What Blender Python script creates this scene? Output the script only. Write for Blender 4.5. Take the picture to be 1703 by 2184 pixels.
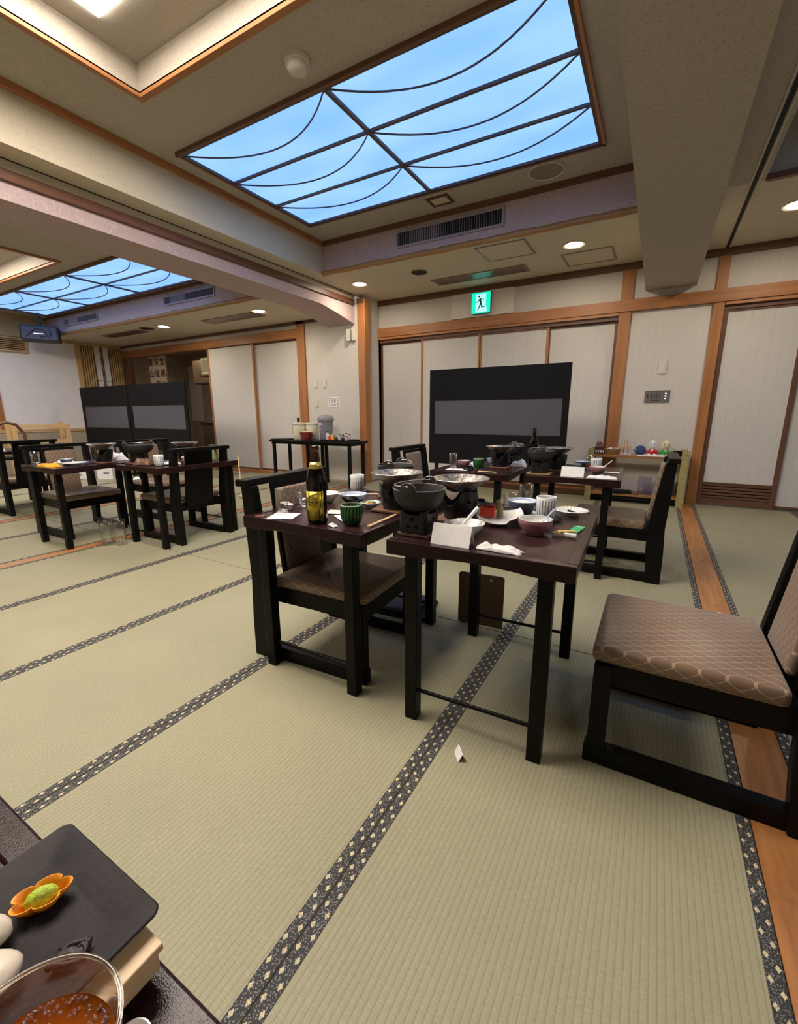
import bpy, bmesh, math, random
from mathutils import Matrix, Vector, Euler
random.seed(7)
for o in list(bpy.data.objects): bpy.data.objects.remove(o)
SC = bpy.context.scene
COL = SC.collection
PI = math.pi
R = math.radians
# ---------------------------------------------------------------- camera, world, exposure
YAW, PITCH, ROLL, FPX, CAM_H = -0.5264, -0.2209, 0.0027, 928.31, 1.06
cam = bpy.data.cameras.new('camera')
cam.sensor_fit = 'HORIZONTAL'; cam.sensor_width = 36.0; cam.lens = 36.0 * FPX / 1703.0
cam.clip_start = 0.02; cam.clip_end = 60
cam_o = bpy.data.objects.new('camera', cam); COL.objects.link(cam_o)
fw = Vector((math.sin(YAW) * math.cos(PITCH), math.cos(YAW) * math.cos(PITCH), math.sin(PITCH)))
ri = fw.cross(Vector((0, 0, 1))).normalized(); dn = fw.cross(ri)
r2 = ri * math.cos(ROLL) + dn * math.sin(ROLL); d2 = -ri * math.sin(ROLL) + dn * math.cos(ROLL)
mw = Matrix((r2, -d2, -fw)).transposed().to_4x4(); mw.translation = (0, 0, CAM_H)
cam_o.matrix_world = mw
SC.camera = cam_o
w = bpy.data.worlds.new('world'); SC.world = w; w.use_nodes = True
w.node_tree.nodes['Background'].inputs[0].default_value = (0.5, 0.45, 0.4, 1)
w.node_tree.nodes['Background'].inputs[1].default_value = 0.2
vs = SC.view_settings
vs.view_transform = 'Standard'; vs.look = 'None'; vs.gamma = 1.0; vs.use_curve_mapping = False
vs.exposure = 1.32
# lamp strengths (used by the lamp builders below)
E_COVE = 8.0
E_SKY = .43
E_DOWN = 90.0
# ---------------------------------------------------------------- material helpers
class NT:
    def __init__(s, name, col=(.5, .5, .5), rough=.5, metal=0, spec=None):
        s.m = bpy.data.materials.new(name); s.m.use_nodes = True
        s.t = s.m.node_tree; s.b = s.t.nodes['Principled BSDF']
        s.b.inputs['Base Color'].default_value = (*col, 1)
        s.b.inputs['Roughness'].default_value = rough
        s.b.inputs['Metallic'].default_value = metal
        if spec is not None: s.b.inputs['Specular IOR Level'].default_value = spec
    def n(s, typ, **k):
        nd = s.t.nodes.new(typ)
        for a, b in k.items(): setattr(nd, a, b)
        return nd
    def put(s, sock, v):
        if hasattr(v, 'is_linked') or isinstance(v, bpy.types.NodeSocket): s.t.links.new(v, sock)
        else: sock.default_value = v
    def math(s, op, a, b=None, c=None):
        nd = s.n('ShaderNodeMath', operation=op)
        for i, v in enumerate((a, b, c)):
            if v is not None: s.put(nd.inputs[i], v)
        return nd.outputs[0]
    def mix(s, fac, a, b):
        nd = s.n('ShaderNodeMix', data_type='RGBA')
        s.put(nd.inputs[0], fac)
        for i, v in ((6, a), (7, b)):
            s.put(nd.inputs[i], (*v, 1) if isinstance(v, tuple) else v)
        return nd.outputs[2]
    def pos(s):
        g = s.n('ShaderNodeNewGeometry'); x = s.n('ShaderNodeSeparateXYZ')
        s.t.links.new(g.outputs['Position'], x.inputs[0]); return x.outputs, g.outputs['Position']
    def obj(s):
        g = s.n('ShaderNodeTexCoord'); x = s.n('ShaderNodeSeparateXYZ')
        s.t.links.new(g.outputs['Object'], x.inputs[0]); return x.outputs, g.outputs['Object']
    def scaled(s, vec, sc):
        m = s.n('ShaderNodeMapping'); m.inputs['Scale'].default_value = sc
        s.t.links.new(vec, m.inputs[0]); return m.outputs[0]
    def noise(s, vec, scale=5, detail=3, rough=.55):
        nd = s.n('ShaderNodeTexNoise'); s.t.links.new(vec, nd.inputs['Vector'])
        nd.inputs['Scale'].default_value = scale; nd.inputs['Detail'].default_value = detail; nd.inputs['Roughness'].default_value = rough
        return nd.outputs['Fac']
    def voro(s, vec, scale=5, feature='F1'):
        nd = s.n('ShaderNodeTexVoronoi', feature=feature); s.t.links.new(vec, nd.inputs['Vector'])
        nd.inputs['Scale'].default_value = scale; return nd.outputs['Distance']
    def ramp(s, fac, a, b):
        nd = s.n('ShaderNodeMapRange'); s.put(nd.inputs[0], fac)
        nd.inputs[1].default_value = a; nd.inputs[2].default_value = b; return nd.outputs[0]
    def color(s, v): s.put(s.b.inputs['Base Color'], v); return s
    def bump(s, h, strength=.3, dist=.002):
        nd = s.n('ShaderNodeBump'); nd.inputs['Strength'].default_value = strength; nd.inputs['Distance'].default_value = dist
        s.put(nd.inputs['Height'], h); s.t.links.new(nd.outputs[0], s.b.inputs['Normal']); return s

MATS = {}
def M(name, col, rough=.5, metal=0, var=.12, vs_=30, bump=0, bs=200, spec=None):
    "a plain material with a little procedural variation"
    if name in MATS: return MATS[name]
    k = NT(name, col, rough, metal, spec)
    _, v = k.obj()
    f = k.noise(v, vs_, 4)
    k.color(k.mix(k.ramp(f, .3, .7), tuple(c * (1 - var) for c in col), tuple(min(1, c * (1 + var)) for c in col)))
    if bump: k.bump(k.noise(v, bs, 2), bump, .001)
    MATS[name] = k.m; return k.m
def emit(name, col, strength):
    k = NT(name, (0, 0, 0), .6)
    k.b.inputs['Emission Color'].default_value = (*col, 1); k.b.inputs['Emission Strength'].default_value = strength
    MATS[name] = k.m; return k.m
def glass_mat(name, col=(1, 1, 1), rough=0.0, ior=1.45):
    k = NT(name, col, rough); k.b.inputs['Transmission Weight'].default_value = 1.0; k.b.inputs['IOR'].default_value = ior
    MATS[name] = k.m; return k.m

def wood_mat(name, axis, a, b, rough=.45, grain=1.0):
    k = NT(name, a, rough); _, v = k.pos()
    sc = [26 * grain] * 3; sc['xyz'.index(axis)] = 1.3 * grain
    f1 = k.noise(k.scaled(v, sc), 1.0, 5, .6)
    sc2 = [160] * 3; sc2['xyz'.index(axis)] = 5
    f2 = k.noise(k.scaled(v, sc2), 1.0, 2)
    f = k.math('ADD', k.math('MULTIPLY', f1, .7), k.math('MULTIPLY', f2, .3))
    k.color(k.mix(k.ramp(f, .32, .68), b, a)); k.bump(f2, .15, .001)
    MATS[name] = k.m; return k.m
WA, WB = (.47, .20, .068), (.30, .115, .036)
WX = wood_mat('cedar_x', 'x', WA, WB); WY = wood_mat('cedar_y', 'y', WA, WB); WZ = wood_mat('cedar_z', 'z', WA, WB)
DWX = wood_mat('dark_cedar_x', 'x', (.17, .075, .04), (.10, .042, .022)); DWY = wood_mat('dark_cedar_y', 'y', (.17, .075, .04), (.10, .042, .022))
DWZ = wood_mat('dark_cedar_z', 'z', (.17, .075, .04), (.10, .042, .022))
PALE = wood_mat('pale_wood', 'z', (.62, .42, .2), (.5, .3, .12)); PALEX = wood_mat('pale_wood_x', 'x', (.66, .45, .24), (.5, .31, .14)); PALEY = wood_mat('pale_wood_y', 'y', (.66, .45, .24), (.5, .31, .14))
SHELFW = wood_mat('shelf_wood', 'x', (.40, .20, .07), (.26, .11, .035), .35)
def plank_mat():
    k = NT('worn_floor_plank', (.4, .18, .06), .42); _, v = k.pos()
    f = k.noise(k.scaled(v, (30, 2.2, 10)), 1.0, 6, .65)
    c = k.mix(k.ramp(f, .3, .7), (.25, .098, .03), (.47, .21, .068))
    st = k.ramp(k.noise(k.scaled(v, (14, 5, 5)), 1.0, 5, .65), .60, .72)
    k.color(k.mix(k.math('MULTIPLY', st, .65), c, (.10, .04, .016))); k.bump(f, .2, .001)
    return k.m
PLANK = plank_mat()
def tatami_mat():
    k = NT('tatami_rush', (.4, .4, .24), .62, spec=.3); (x, y, z), v = k.pos()
    ph = k.math('MULTIPLY', x, PI / .0145)
    s = k.math('ABSOLUTE', k.math('SINE', ph))
    groove = k.math('SUBTRACT', 1.0, k.ramp(s, .0, .45))
    reed = k.noise(k.scaled(v, (60, 520, 60)), 1.0, 2)
    blot = k.noise(v, 2.2, 4)
    tint = k.n('ShaderNodeObjectInfo').outputs['Random']
    base = k.mix(k.ramp(blot, .3, .7), (.305, .284, .185), (.365, .338, .222))
    base = k.mix(k.math('MULTIPLY', tint, .5), base, (.295, .30, .212))
    base = k.mix(k.math('MULTIPLY', k.ramp(reed, .35, .65), .5), base, (.21, .186, .112))
    k.color(k.mix(k.math('MULTIPLY', groove, .42), base, (.13, .105, .06)))
    h = k.math('ADD', k.math('MULTIPLY', s, 1.0), k.math('MULTIPLY', reed, .35))
    k.bump(h, .5, .0012); return k.m
TATAMI = tatami_mat()
def heri_mat():
    k = NT('woven_tatami_border', (.03, .03, .03), .75); (x, y, z), v = k.obj()
    def diamonds(x0, sh):
        t = k.math('FRACT', k.math('ADD', k.math('DIVIDE', y, .046), sh + 100.0))
        dy = k.math('DIVIDE', k.math('ABSOLUTE', k.math('SUBTRACT', t, .5)), .17)
        dx = k.math('DIVIDE', k.math('ABSOLUTE', k.math('SUBTRACT', x, x0)), .0052)
        return k.math('LESS_THAN', k.math('ADD', dx, dy), 1.0)
    d = k.math('MAXIMUM', diamonds(-.0085, 0), diamonds(.0075, .42))
    vo = k.voro(v, 230); dots = k.math('LESS_THAN', vo, .36)
    c = k.mix(dots, (.022, .022, .024), (.17, .165, .15))
    inner = k.math('LESS_THAN', k.voro(v, 420), .30)
    gold = k.mix(inner, (.55, .47, .30), (.12, .10, .07))
    k.color(k.mix(d, c, gold)); return k.m
HERI = heri_mat()
def paper_mat(name, base, stripe, on='x', per=.078, fac=.6):
    k = NT(name, base, .85, spec=.2); (x, y, z), v = k.pos()
    u = x if on == 'x' else y
    fr = k.math('FRACT', k.math('ADD', k.math('DIVIDE', u, per), 500.0))
    line = k.math('LESS_THAN', fr, .075)
    fade = k.ramp(k.noise(k.scaled(v, (9, 9, 2.5)), 1.0, 3), .38, .62)
    th = k.noise(k.scaled(v, (420, 420, 60)), 1.0, 2); tv = k.noise(k.scaled(v, (60, 60, 420)), 1.0, 2)
    f = k.ramp(k.math('ADD', th, tv), .7, 1.3)
    c = k.mix(f, tuple(a * .88 for a in base), tuple(min(1, a * 1.1) for a in base))
    k.color(k.mix(k.math('MULTIPLY', k.math('MULTIPLY', line, fade), fac), c, stripe)); k.bump(f, .25, .001); MATS[name] = k.m
    return k.m
WALLP = paper_mat('striped_wallpaper', (.625, .59, .55), (.78, .70, .55))
FUSUMA = paper_mat('sliding_door_paper', (.64, .61, .58), (.44, .40, .36), per=.095, fac=.35)
def fleck_mat(name, base, dark, light, sc=90):
    k = NT(name, base, .9, spec=.15); _, v = k.pos()
    a = k.ramp(k.noise(v, sc, 3, .6), .52, .68); b = k.ramp(k.noise(k.scaled(v, (1, 1, 1)), sc * .55, 2), .56, .72)
    c = k.mix(k.math('MULTIPLY', a, .6), base, dark)
    k.color(k.mix(k.math('MULTIPLY', b, .45), c, light)); k.bump(a, .15, .001); MATS[name] = k.m; return k.m
CEIL = fleck_mat('ceiling_paper', (.47, .425, .36), (.31, .265, .20), (.52, .475, .41))
CEIL2 = fleck_mat('lower_ceiling_paper', (.62, .56, .44), (.50, .43, .31), (.68, .63, .52))
MAUVE = fleck_mat('mauve_paper', (.52, .405, .405), (.38, .285, .29), (.72, .61, .61), 60)
BLACK = M('black_lacquer', (.0045, .004, .0038), .40, var=.3, vs_=12, spec=.14)
BLACKM = M('matt_black', (.005, .0045, .005), .7, var=.25, spec=.2)
def table_mat():
    k = NT('speckled_brown_lacquer', (.05, .02, .017), .20, spec=.3); _, v = k.obj()
    vo = k.voro(v, 420); f = k.ramp(vo, .1, .6)
    k.color(k.mix(f, (.058, .022, .019), (.026, .0095, .009))); k.bump(k.noise(v, 520, 2), .75, .0010); return k.m
TABLE = table_mat()
RIMM = M('brown_black_lacquer', (.018, .0075, .0075), .16, var=.25, vs_=40, bump=.3, bs=700, spec=.2)
def brocade(back):
    k = NT('back_brocade' if back else 'seat_brocade', (.2, .13, .07), .38, spec=.6); (x, y, z), v = k.obj()
    nz = k.math('MULTIPLY', k.math('SUBTRACT', k.noise(v, 9, 2), .5), .005)
    s = k.math('ADD', z if back else x, nz); y = k.math('ADD', y, x if back else z)
    def lines(a, b, per):
        t = k.math('FRACT', k.math('ADD', k.math('DIVIDE', k.math('ADD', k.math('MULTIPLY', s, a), k.math('MULTIPLY', y, b)), per), 50.0))
        return k.math('LESS_THAN', t, .075)
    l = k.math('MAXIMUM', lines(.50, .86, .030), lines(.50, -.86, .030))
    dash = k.math('GREATER_THAN', k.noise(k.scaled(v, (60, 60, 60)), 1.0, 1), .28)
    l = k.math('MULTIPLY', l, dash)
    weave = k.noise(k.scaled(v, (700, 250, 700)), 1.0, 1)
    c = k.mix(k.ramp(weave, .3, .7), (.135, .080, .052), (.21, .130, .085))
    k.color(k.mix(k.math('MULTIPLY', l, .8), c, (.44, .32, .195))); k.bump(k.math('ADD', l, k.math('MULTIPLY', weave, .4)), .25, .0008)
    k.b.inputs['Sheen Weight'].default_value = .25
    return k.m
BROC = brocade(False); BROCB = brocade(True)
WHITE = M('white_paper', (.78, .77, .78), .8, var=.05)
PORC = M('white_porcelain', (.74, .73, .70), .18, var=.04)
IRON = M('cast_iron', (.022, .021, .022), .58, var=.45, vs_=90, bump=.6, bs=160)
IRONRIM = M('worn_iron_rim', (.22, .20, .19), .4, .6, var=.2)
STEEL = M('bright_steel', (.6, .58, .56), .25, .9, var=.08)
STOVE = M('black_stove_metal', (.012, .012, .013), .38, .3, var=.4, vs_=40)
def pan_mat():
    k = NT('hammered_pan_metal', (.3, .26, .22), .32, .85); _, v = k.obj()
    f = k.noise(k.scaled(v, (55, 55, 20)), 1.0, 4, .7); k.color(k.mix(k.ramp(f, .35, .65), (.12, .10, .085), (.62, .55, .47))); k.bump(f, .7, .004); return k.m
PAN = pan_mat()
def thin_glass(name, tint=(.96, .97, .97), edge=.88):
    "thin-walled clear glass: see-through face on, glossy towards grazing angles"
    m = bpy.data.materials.new(name); m.use_nodes = True; t = m.node_tree; t.nodes.clear()
    out = t.nodes.new('ShaderNodeOutputMaterial'); mx = t.nodes.new('ShaderNodeMixShader'); tr = t.nodes.new('ShaderNodeBsdfTransparent'); gl = t.nodes.new('ShaderNodeBsdfGlossy')
    lw = t.nodes.new('ShaderNodeLayerWeight'); lw.inputs['Blend'].default_value = .5
    pw = t.nodes.new('ShaderNodeMath'); pw.operation = 'POWER'; pw.inputs[1].default_value = 2.2; ma = t.nodes.new('ShaderNodeMath'); ma.operation = 'MULTIPLY_ADD'; ma.inputs[1].default_value = edge; ma.inputs[2].default_value = .06
    tr.inputs[0].default_value = (*tint, 1); gl.inputs['Roughness'].default_value = .04; gl.inputs[0].default_value = (.95, .95, .95, 1)
    t.links.new(lw.outputs['Facing'], pw.inputs[0]); t.links.new(pw.outputs[0], ma.inputs[0]); t.links.new(ma.outputs[0], mx.inputs[0]); t.links.new(tr.outputs[0], mx.inputs[1]); t.links.new(gl.outputs[0], mx.inputs[2]); t.links.new(mx.outputs[0], out.inputs[0])
    MATS[name] = m; return m
GLASS = thin_glass('clear_glass'); THIN = GLASS
AMBER = glass_mat('dark_bottle_glass', (.10, .035, .008), .02, 1.5)
TEA = glass_mat('brown_tea', (.55, .13, .012), 0, 1.33); TEA.node_tree.nodes['Principled BSDF'].inputs['Transmission Weight'].default_value = .55
WATER = glass_mat('water', (.95, .97, 1), 0, 1.33)
def stripe_cup():
    k = NT('blue_striped_porcelain', (.7, .7, .68), .25); (x, y, z), v = k.obj()
    a = k.math('MULTIPLY', k.math('ARCTAN2', y, x), 21 / (2 * PI))
    st = k.math('LESS_THAN', k.math('FRACT', k.math('ADD', a, 50.0)), .40)
    rad = k.math('SQRT', k.math('ADD', k.math('MULTIPLY', x, x), k.math('MULTIPLY', y, y)))
    out = k.math('MULTIPLY', st, k.math('GREATER_THAN', rad, .034)); 
    low = k.math('LESS_THAN', z, .076)
    jit = k.ramp(k.noise(v, 60, 2), .3, .6)
    k.color(k.mix(k.math('MULTIPLY', k.math('MULTIPLY', out, low), k.math('ADD', k.math('MULTIPLY', jit, .5), .45)), (.72, .73, .72), (.075, .10, .19))); return k.m
STRIPE = stripe_cup()
def bowl_blue():
    k = NT('indigo_glazed_porcelain', (.1, .12, .2), .2); (x, y, z), v = k.obj()
    a = k.math('MULTIPLY', k.math('ARCTAN2', y, x), 40 / (2 * PI))
    st = k.math('LESS_THAN', k.math('FRACT', k.math('ADD', a, 50.0)), .25)
    f = k.ramp(k.noise(v, 80, 3), .3, .7)
    k.color(k.mix(k.math('MULTIPLY', st, .5), k.mix(f, (.055, .075, .15), (.16, .20, .31)), (.38, .42, .5))); return k.m
BLUEB = bowl_blue()
PALEBLUE = M('pale_blue_glaze', (.38, .45, .58), .2, var=.25, vs_=60)
def ray_plate():
    k = NT('rayed_white_glaze', (.72, .71, .67), .2); (x, y, z), v = k.obj()
    a = k.math('MULTIPLY', k.math('ARCTAN2', y, x), 22 / (2 * PI))
    st = k.math('LESS_THAN', k.math('FRACT', k.math('ADD', a, 50.0)), .12)
    k.color(k.mix(k.math('MULTIPLY', st, .85), (.72, .71, .67), (.07, .075, .10))); return k.m
RAY = ray_plate()
PINK = M('mauve_pink_glaze', (.27, .115, .145), .25, var=.25, vs_=45)
def green_mat():
    k = NT('green_glaze', (.02, .1, .03), .25); (x, y, z), v = k.obj()
    a = k.math('ADD', k.math('MULTIPLY', k.math('ARCTAN2', y, x), 20), k.math('MULTIPLY', k.math('SINE', k.math('MULTIPLY', z, 45)), 2.4))
    f = k.ramp(k.math('SINE', a), -.6, .8); k.color(k.mix(f, (.004, .030, .010), (.028, .13, .035))); return k.m
GREENC = green_mat()
CELADON = M('celadon_glaze', (.46, .58, .60), .2, var=.08)
RED = M('red_lacquer', (.62, .055, .02), .3, var=.1)
CHOP = M('chopstick_wood', (.66, .47, .28), .55, var=.1)
GREENP = M('green_paper', (.03, .32, .11), .7, var=.06)
RICE = M('cooked_rice', (.78, .77, .70), .5, var=.06, bump=.8, bs=350)
GOLD = NT('gold_foil_label', (.55, .42, .05), .32, .75).m
GOLD2 = M('gold_neck_foil', (.72, .55, .16), .35, .7, var=.3, vs_=150)
INK = M('black_ink', (.008, .006, .004), .6, var=.1)
GREENFOOD = M('green_leaf_garnish', (.12, .26, .04), .5, var=.3)
YELFOOD = M('yellow_food', (.62, .42, .06), .5, var=.2)
ORANGE = M('orange_plastic', (.85, .30, .01), .45, var=.05)
WASABI = M('wasabi_paste', (.36, .47, .035), .6, var=.3, vs_=350, bump=1, bs=500)
SQUID = M('translucent_white_squid', (.62, .54, .43), .38, var=.06)
SLATE = M('charcoal_slate_ware', (.017, .014, .0155), .55, var=.35, vs_=25, bump=.2, bs=250, spec=.15)
GREY = M('grey_plastic', (.24, .24, .26), .42, var=.06)
IVORY = M('ivory_plastic', (.70, .66, .49), .4, var=.04)
SWITCH = M('cream_switch_plate', (.66, .63, .54), .4, var=.03)
BRASSG = M('olive_painted_metal', (.42, .36, .15), .45, .2, var=.15)
BLUEPL = M('blue_plastic', (.05, .045, .38), .35, var=.08)
PURPLE = M('dark_purple_cloth', (.035, .028, .06), .9, var=.3, vs_=40, bump=.5, bs=80)
SCREENW = M('grey_translucent_sheet', (.085, .08, .098), .65, var=.04)
BAMBOO = wood_mat('bamboo_pole', 'x', (.44, .24, .09), (.27, .125, .04), .4, .6)
GRILLE = M('mauve_painted_grille', (.36, .29, .31), .5, var=.06)
DARKHOLE = M('dark_opening', (.010, .009, .010), .8, var=.1)
SILVERP = M('silver_control_plate', (.19, .175, .165), .4, .5, var=.08)
OFFW = M('off_white_wall_paint', (.80, .78, .78), .8, var=.03, vs_=6)
TAN = M('tan_header_paper', (.50, .37, .20), .8, var=.06, vs_=12)
def basket():
    k = NT('woven_basket', (.42, .25, .08), .6); (x, y, z), v = k.obj()
    a = k.math('SINE', k.math('MULTIPLY', k.math('ARCTAN2', y, x), 26)); b = k.math('SINE', k.math('MULTIPLY', z, 700))
    f = k.ramp(k.math('MULTIPLY', a, b), -.5, .5); k.color(k.mix(f, (.24, .12, .03), (.52, .33, .12))); k.bump(f, .8, .003); return k.m
BASKET = basket()
def sky_panel():
    k = NT('blue_luminous_panel', (0, 0, 0), .6); _, v = k.obj()
    f = k.ramp(k.noise(k.scaled(v, (.7, 2.0, 1)), 1.3, 1), .3, .7)
    k.put(k.b.inputs['Emission Color'], k.mix(f, (.25 * E_SKY, .55 * E_SKY, 1.35 * E_SKY), (.38 * E_SKY, .68 * E_SKY, 1.2 * E_SKY))); k.b.inputs['Emission Strength'].default_value = 1.0
    return k.m
SKYP = sky_panel()
COVEP = emit('warm_white_lamp_panel', (1.0, .89, .77), E_COVE)
DOWNP = emit('downlight_glow', (1.0, .86, .66), E_DOWN)
EXITG = emit('exit_green_light', (.0, .40, .24), 1.0); EXITW = emit('exit_white_light', (.22, .50, .52), 1.0)
LEDW = emit('white_indicator_light', (.5, .5, .46), 1.0)
# ---------------------------------------------------------------- mesh helpers
class MB:
    def __init__(s): s.v = []; s.f = []
    def add(s, v, f):
        k = len(s.v); s.v += [tuple(p) for p in v]; s.f += [tuple(i + k for i in q) for q in f]; return s
    def box(s, x0, x1, y0, y1, z0, z1):
        return s.add([(x0, y0, z0), (x1, y0, z0), (x1, y1, z0), (x0, y1, z0), (x0, y0, z1), (x1, y0, z1), (x1, y1, z1), (x0, y1, z1)],
                     [(3, 2, 1, 0), (4, 5, 6, 7), (0, 1, 5, 4), (1, 2, 6, 5), (2, 3, 7, 6), (3, 0, 4, 7)])
    def ob(s, c, size, rot=(0, 0, 0)):
        m = Euler(rot).to_matrix(); c = Vector(c); h = [a / 2 for a in size]
        k = MB().box(-h[0], h[0], -h[1], h[1], -h[2], h[2])
        return s.add([c + m @ Vector(p) for p in k.v], k.f)
    def lathe(s, prof, n=32, c=(0, 0, 0), rf=None):
        vs_ = []; fs = []
        for r, z in prof:
            for i in range(n):
                a = 2 * PI * i / n; q = r if rf is None else rf(r, z, a)
                vs_.append((c[0] + q * math.cos(a), c[1] + q * math.sin(a), c[2] + z))
        for j in range(len(prof) - 1):
            for i in range(n):
                k = (i + 1) % n; fs.append((j * n + i, j * n + k, (j + 1) * n + k, (j + 1) * n + i))
        return s.add(vs_, fs)
    def tube(s, pts, r, n=8, closed=False):
        pts = [Vector(p) for p in pts]; N = len(pts); vs_ = []; fs = []; up = None
        rr = r if isinstance(r, (list, tuple)) else [r] * N
        for i, p in enumerate(pts):
            a = pts[(i - 1) % N] if (closed or i > 0) else p; b = pts[(i + 1) % N] if (closed or i < N - 1) else p
            t = (b - a).normalized()
            if up is None: up = Vector((0, 0, 1)) if abs(t.z) < .9 else Vector((1, 0, 0))
            u = t.cross(up).normalized(); up = u.cross(t).normalized()
            for k in range(n):
                g = 2 * PI * k / n; vs_.append(p + (u * math.cos(g) + up * math.sin(g)) * rr[i])
        for i in range(N if closed else N - 1):
            j = (i + 1) % N
            for k in range(n):
                l = (k + 1) % n; fs.append((i * n + k, i * n + l, j * n + l, j * n + k))
        if not closed: fs += [tuple(range(n))[::-1], tuple((N - 1) * n + k for k in range(n))]
        return s.add(vs_, fs)
    def prism(s, poly, axis, a, b):
        def P(u, w, t): return {'z': (u, w, t), 'y': (u, t, w), 'x': (t, u, w)}[axis]
        n = len(poly); v = [P(u, w, a) for u, w in poly] + [P(u, w, b) for u, w in poly]
        f = [tuple(range(n)), tuple(range(2 * n - 1, n - 1, -1))] + [(i, (i + 1) % n, n + (i + 1) % n, n + i) for i in range(n)]
        return s.add(v, f)
    def cyl(s, c, r, h, n=24, r2=None):
        r2 = r if r2 is None else r2
        return s.lathe([(1e-4, 0), (r, 0), (r2, h), (1e-4, h)], n, c)
    def blob(s, c, r, nu=14, nv=9, fn=None):
        pr = [(max(1e-4, math.sin(PI * j / nv)), -math.cos(PI * j / nv)) for j in range(nv + 1)]
        k = MB().lathe(pr, nu)
        vv = []
        for p in k.v:
            q = Vector(p)
            if fn: q = q * fn(q)
            vv.append((c[0] + q.x * r[0], c[1] + q.y * r[1], c[2] + q.z * r[2]))
        return s.add(vv, k.f)
    def mesh(s, name, bev=0, seg=2, smooth=None):
        bm = bmesh.new(); vv = [bm.verts.new(p) for p in s.v]
        for q in s.f:
            try: bm.faces.new([vv[i] for i in q])
            except ValueError: pass
        bmesh.ops.remove_doubles(bm, verts=bm.verts, dist=1e-6)
        bmesh.ops.recalc_face_normals(bm, faces=bm.faces)
        if bev:
            ed = [e for e in bm.edges if len(e.link_faces) == 2 and e.calc_face_angle(0) > .5]
            bmesh.ops.bevel(bm, geom=ed, offset=bev, segments=seg, profile=.5, affect='EDGES', clamp_overlap=True)
        me = bpy.data.meshes.new(name); bm.to_mesh(me); bm.free()
        if smooth is not None:
            me.shade_smooth(); me.set_sharp_from_angle(angle=R(smooth))
        return me
    def build(s, name, mat, parent=None, bev=0, seg=2, smooth=None, loc=None, rot=None):
        me = s.mesh(name, bev, seg, smooth); me.materials.append(mat)
        return link(me, name, parent, loc, rot)
def link(me, name, parent=None, loc=None, rot=None):
    o = bpy.data.objects.new(name, me); COL.objects.link(o)
    if parent: o.parent = parent
    if loc: o.location = loc
    if rot: o.rotation_euler = rot
    return o
def tag(o, label, cat, group=None):
    o['label'] = label; o['category'] = cat
    if group: o['group'] = group
    return o
def struct(o, label=None):
    o['kind'] = 'structure'
    if label: o['label'] = label; o['category'] = o.name.split('_')[0].split('.')[0]
    return o
def thing(name, label, cat, loc=(0, 0, 0), rz=0, group=None):
    o = bpy.data.objects.new(name, None); COL.objects.link(o); o.empty_display_size = .05
    o.location = loc; o.rotation_euler = (0, 0, R(rz)); return tag(o, label, cat, group)
def root(name, label=None):
    o = bpy.data.objects.new(name, None); COL.objects.link(o); o.empty_display_size = .1
    return struct(o, label)
def dup(rt, loc, rz, label, group=None):
    c = rt.copy(); COL.objects.link(c); c.location = loc; c.rotation_euler = (0, 0, R(rz)); c['label'] = label
    if group: c['group'] = group
    def kids(a, b):
        for ch in list(a.children):
            d = ch.copy(); COL.objects.link(d); d.parent = b; kids(ch, d)
    kids(rt, c); return c
def text_mesh(name, body, size, mat, parent, place, bold=0):
    "flat lettering: a text outline turned into mesh; place maps (x, y) to a 3D point"
    cu = bpy.data.curves.new(name, 'FONT'); cu.body = body; cu.size = size; cu.align_x = 'CENTER'; cu.align_y = 'CENTER'; cu.resolution_u = 3; cu.offset = bold
    o = bpy.data.objects.new(name, cu); COL.objects.link(o)
    dg = bpy.context.evaluated_depsgraph_get(); me = bpy.data.meshes.new_from_object(o.evaluated_get(dg))
    bpy.data.objects.remove(o); bpy.data.curves.remove(cu)
    for v in me.vertices: v.co = Vector(place(v.co.x, v.co.y))
    me.materials.clear(); me.materials.append(mat); me.name = name
    return link(me, name, parent)
def circ(cx, cy, r, n=20, a0=0, a1=2 * PI): return [(cx + r * math.cos(a0 + (a1 - a0) * i / n), cy + r * math.sin(a0 + (a1 - a0) * i / n)) for i in range(n if abs(a1 - a0 - 2 * PI) < 1e-6 else n + 1)]
# ================================================================ the setting
YB, YL = 6.20, 5.72          # back wall (right part), back wall (left part)
XW, XE, YS = -10.43, 4.3, -3.6
ZC, ZU, ZL, ZLU = 2.775, 3.14, 2.53, 2.87
fl = MB().box(XW - .2, XE + .2, YS - .2, 7.6, -.12, -.06).build('floor', M('subfloor', (.2, .16, .1), .8)); struct(fl, 'tatami floor crossed by two worn wooden track planks')
# tatami mats: each with its two border strips
def mats(edges, rows):
    for a, b in zip(edges[:-1], edges[1:]):
        for y0, y1 in zip(rows[:-1], rows[1:]):
            xa, xb = min(a, b), max(a, b)
            me = MB().box(xa + .0015, xb - .0015, y0 + .003, y1 - .003, -.058, 0).mesh('tatami_mat'); me.materials.append(TATAMI)
            m = link(me, 'tatami_mat', fl)
            for s in (xa + .0175, xb - .0175):
                w_ = .0155
                st = MB().box(-w_, w_, -(y1 - y0) / 2 + .002, (y1 - y0) / 2 - .002, -.004, .0016).build('border_strip', HERI, m, loc=(s, (y0 + y1) / 2, 0))
ROWS = [YS, -2.07, -.05, 1.97, 3.99, 6.0]
mats([.330, -.527, -1.385, -2.235, -3.075, -3.91], ROWS + [YB])
mats([.4615, 1.40, 2.35, 3.3, XE], ROWS + [YB])
mats([-4.02, -4.86, -5.62], ROWS[:-1] + [YL])
mats([-5.73, -6.58, -7.43, -8.28, -9.13, -9.98, XW], ROWS[:-1] + [YL])
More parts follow.
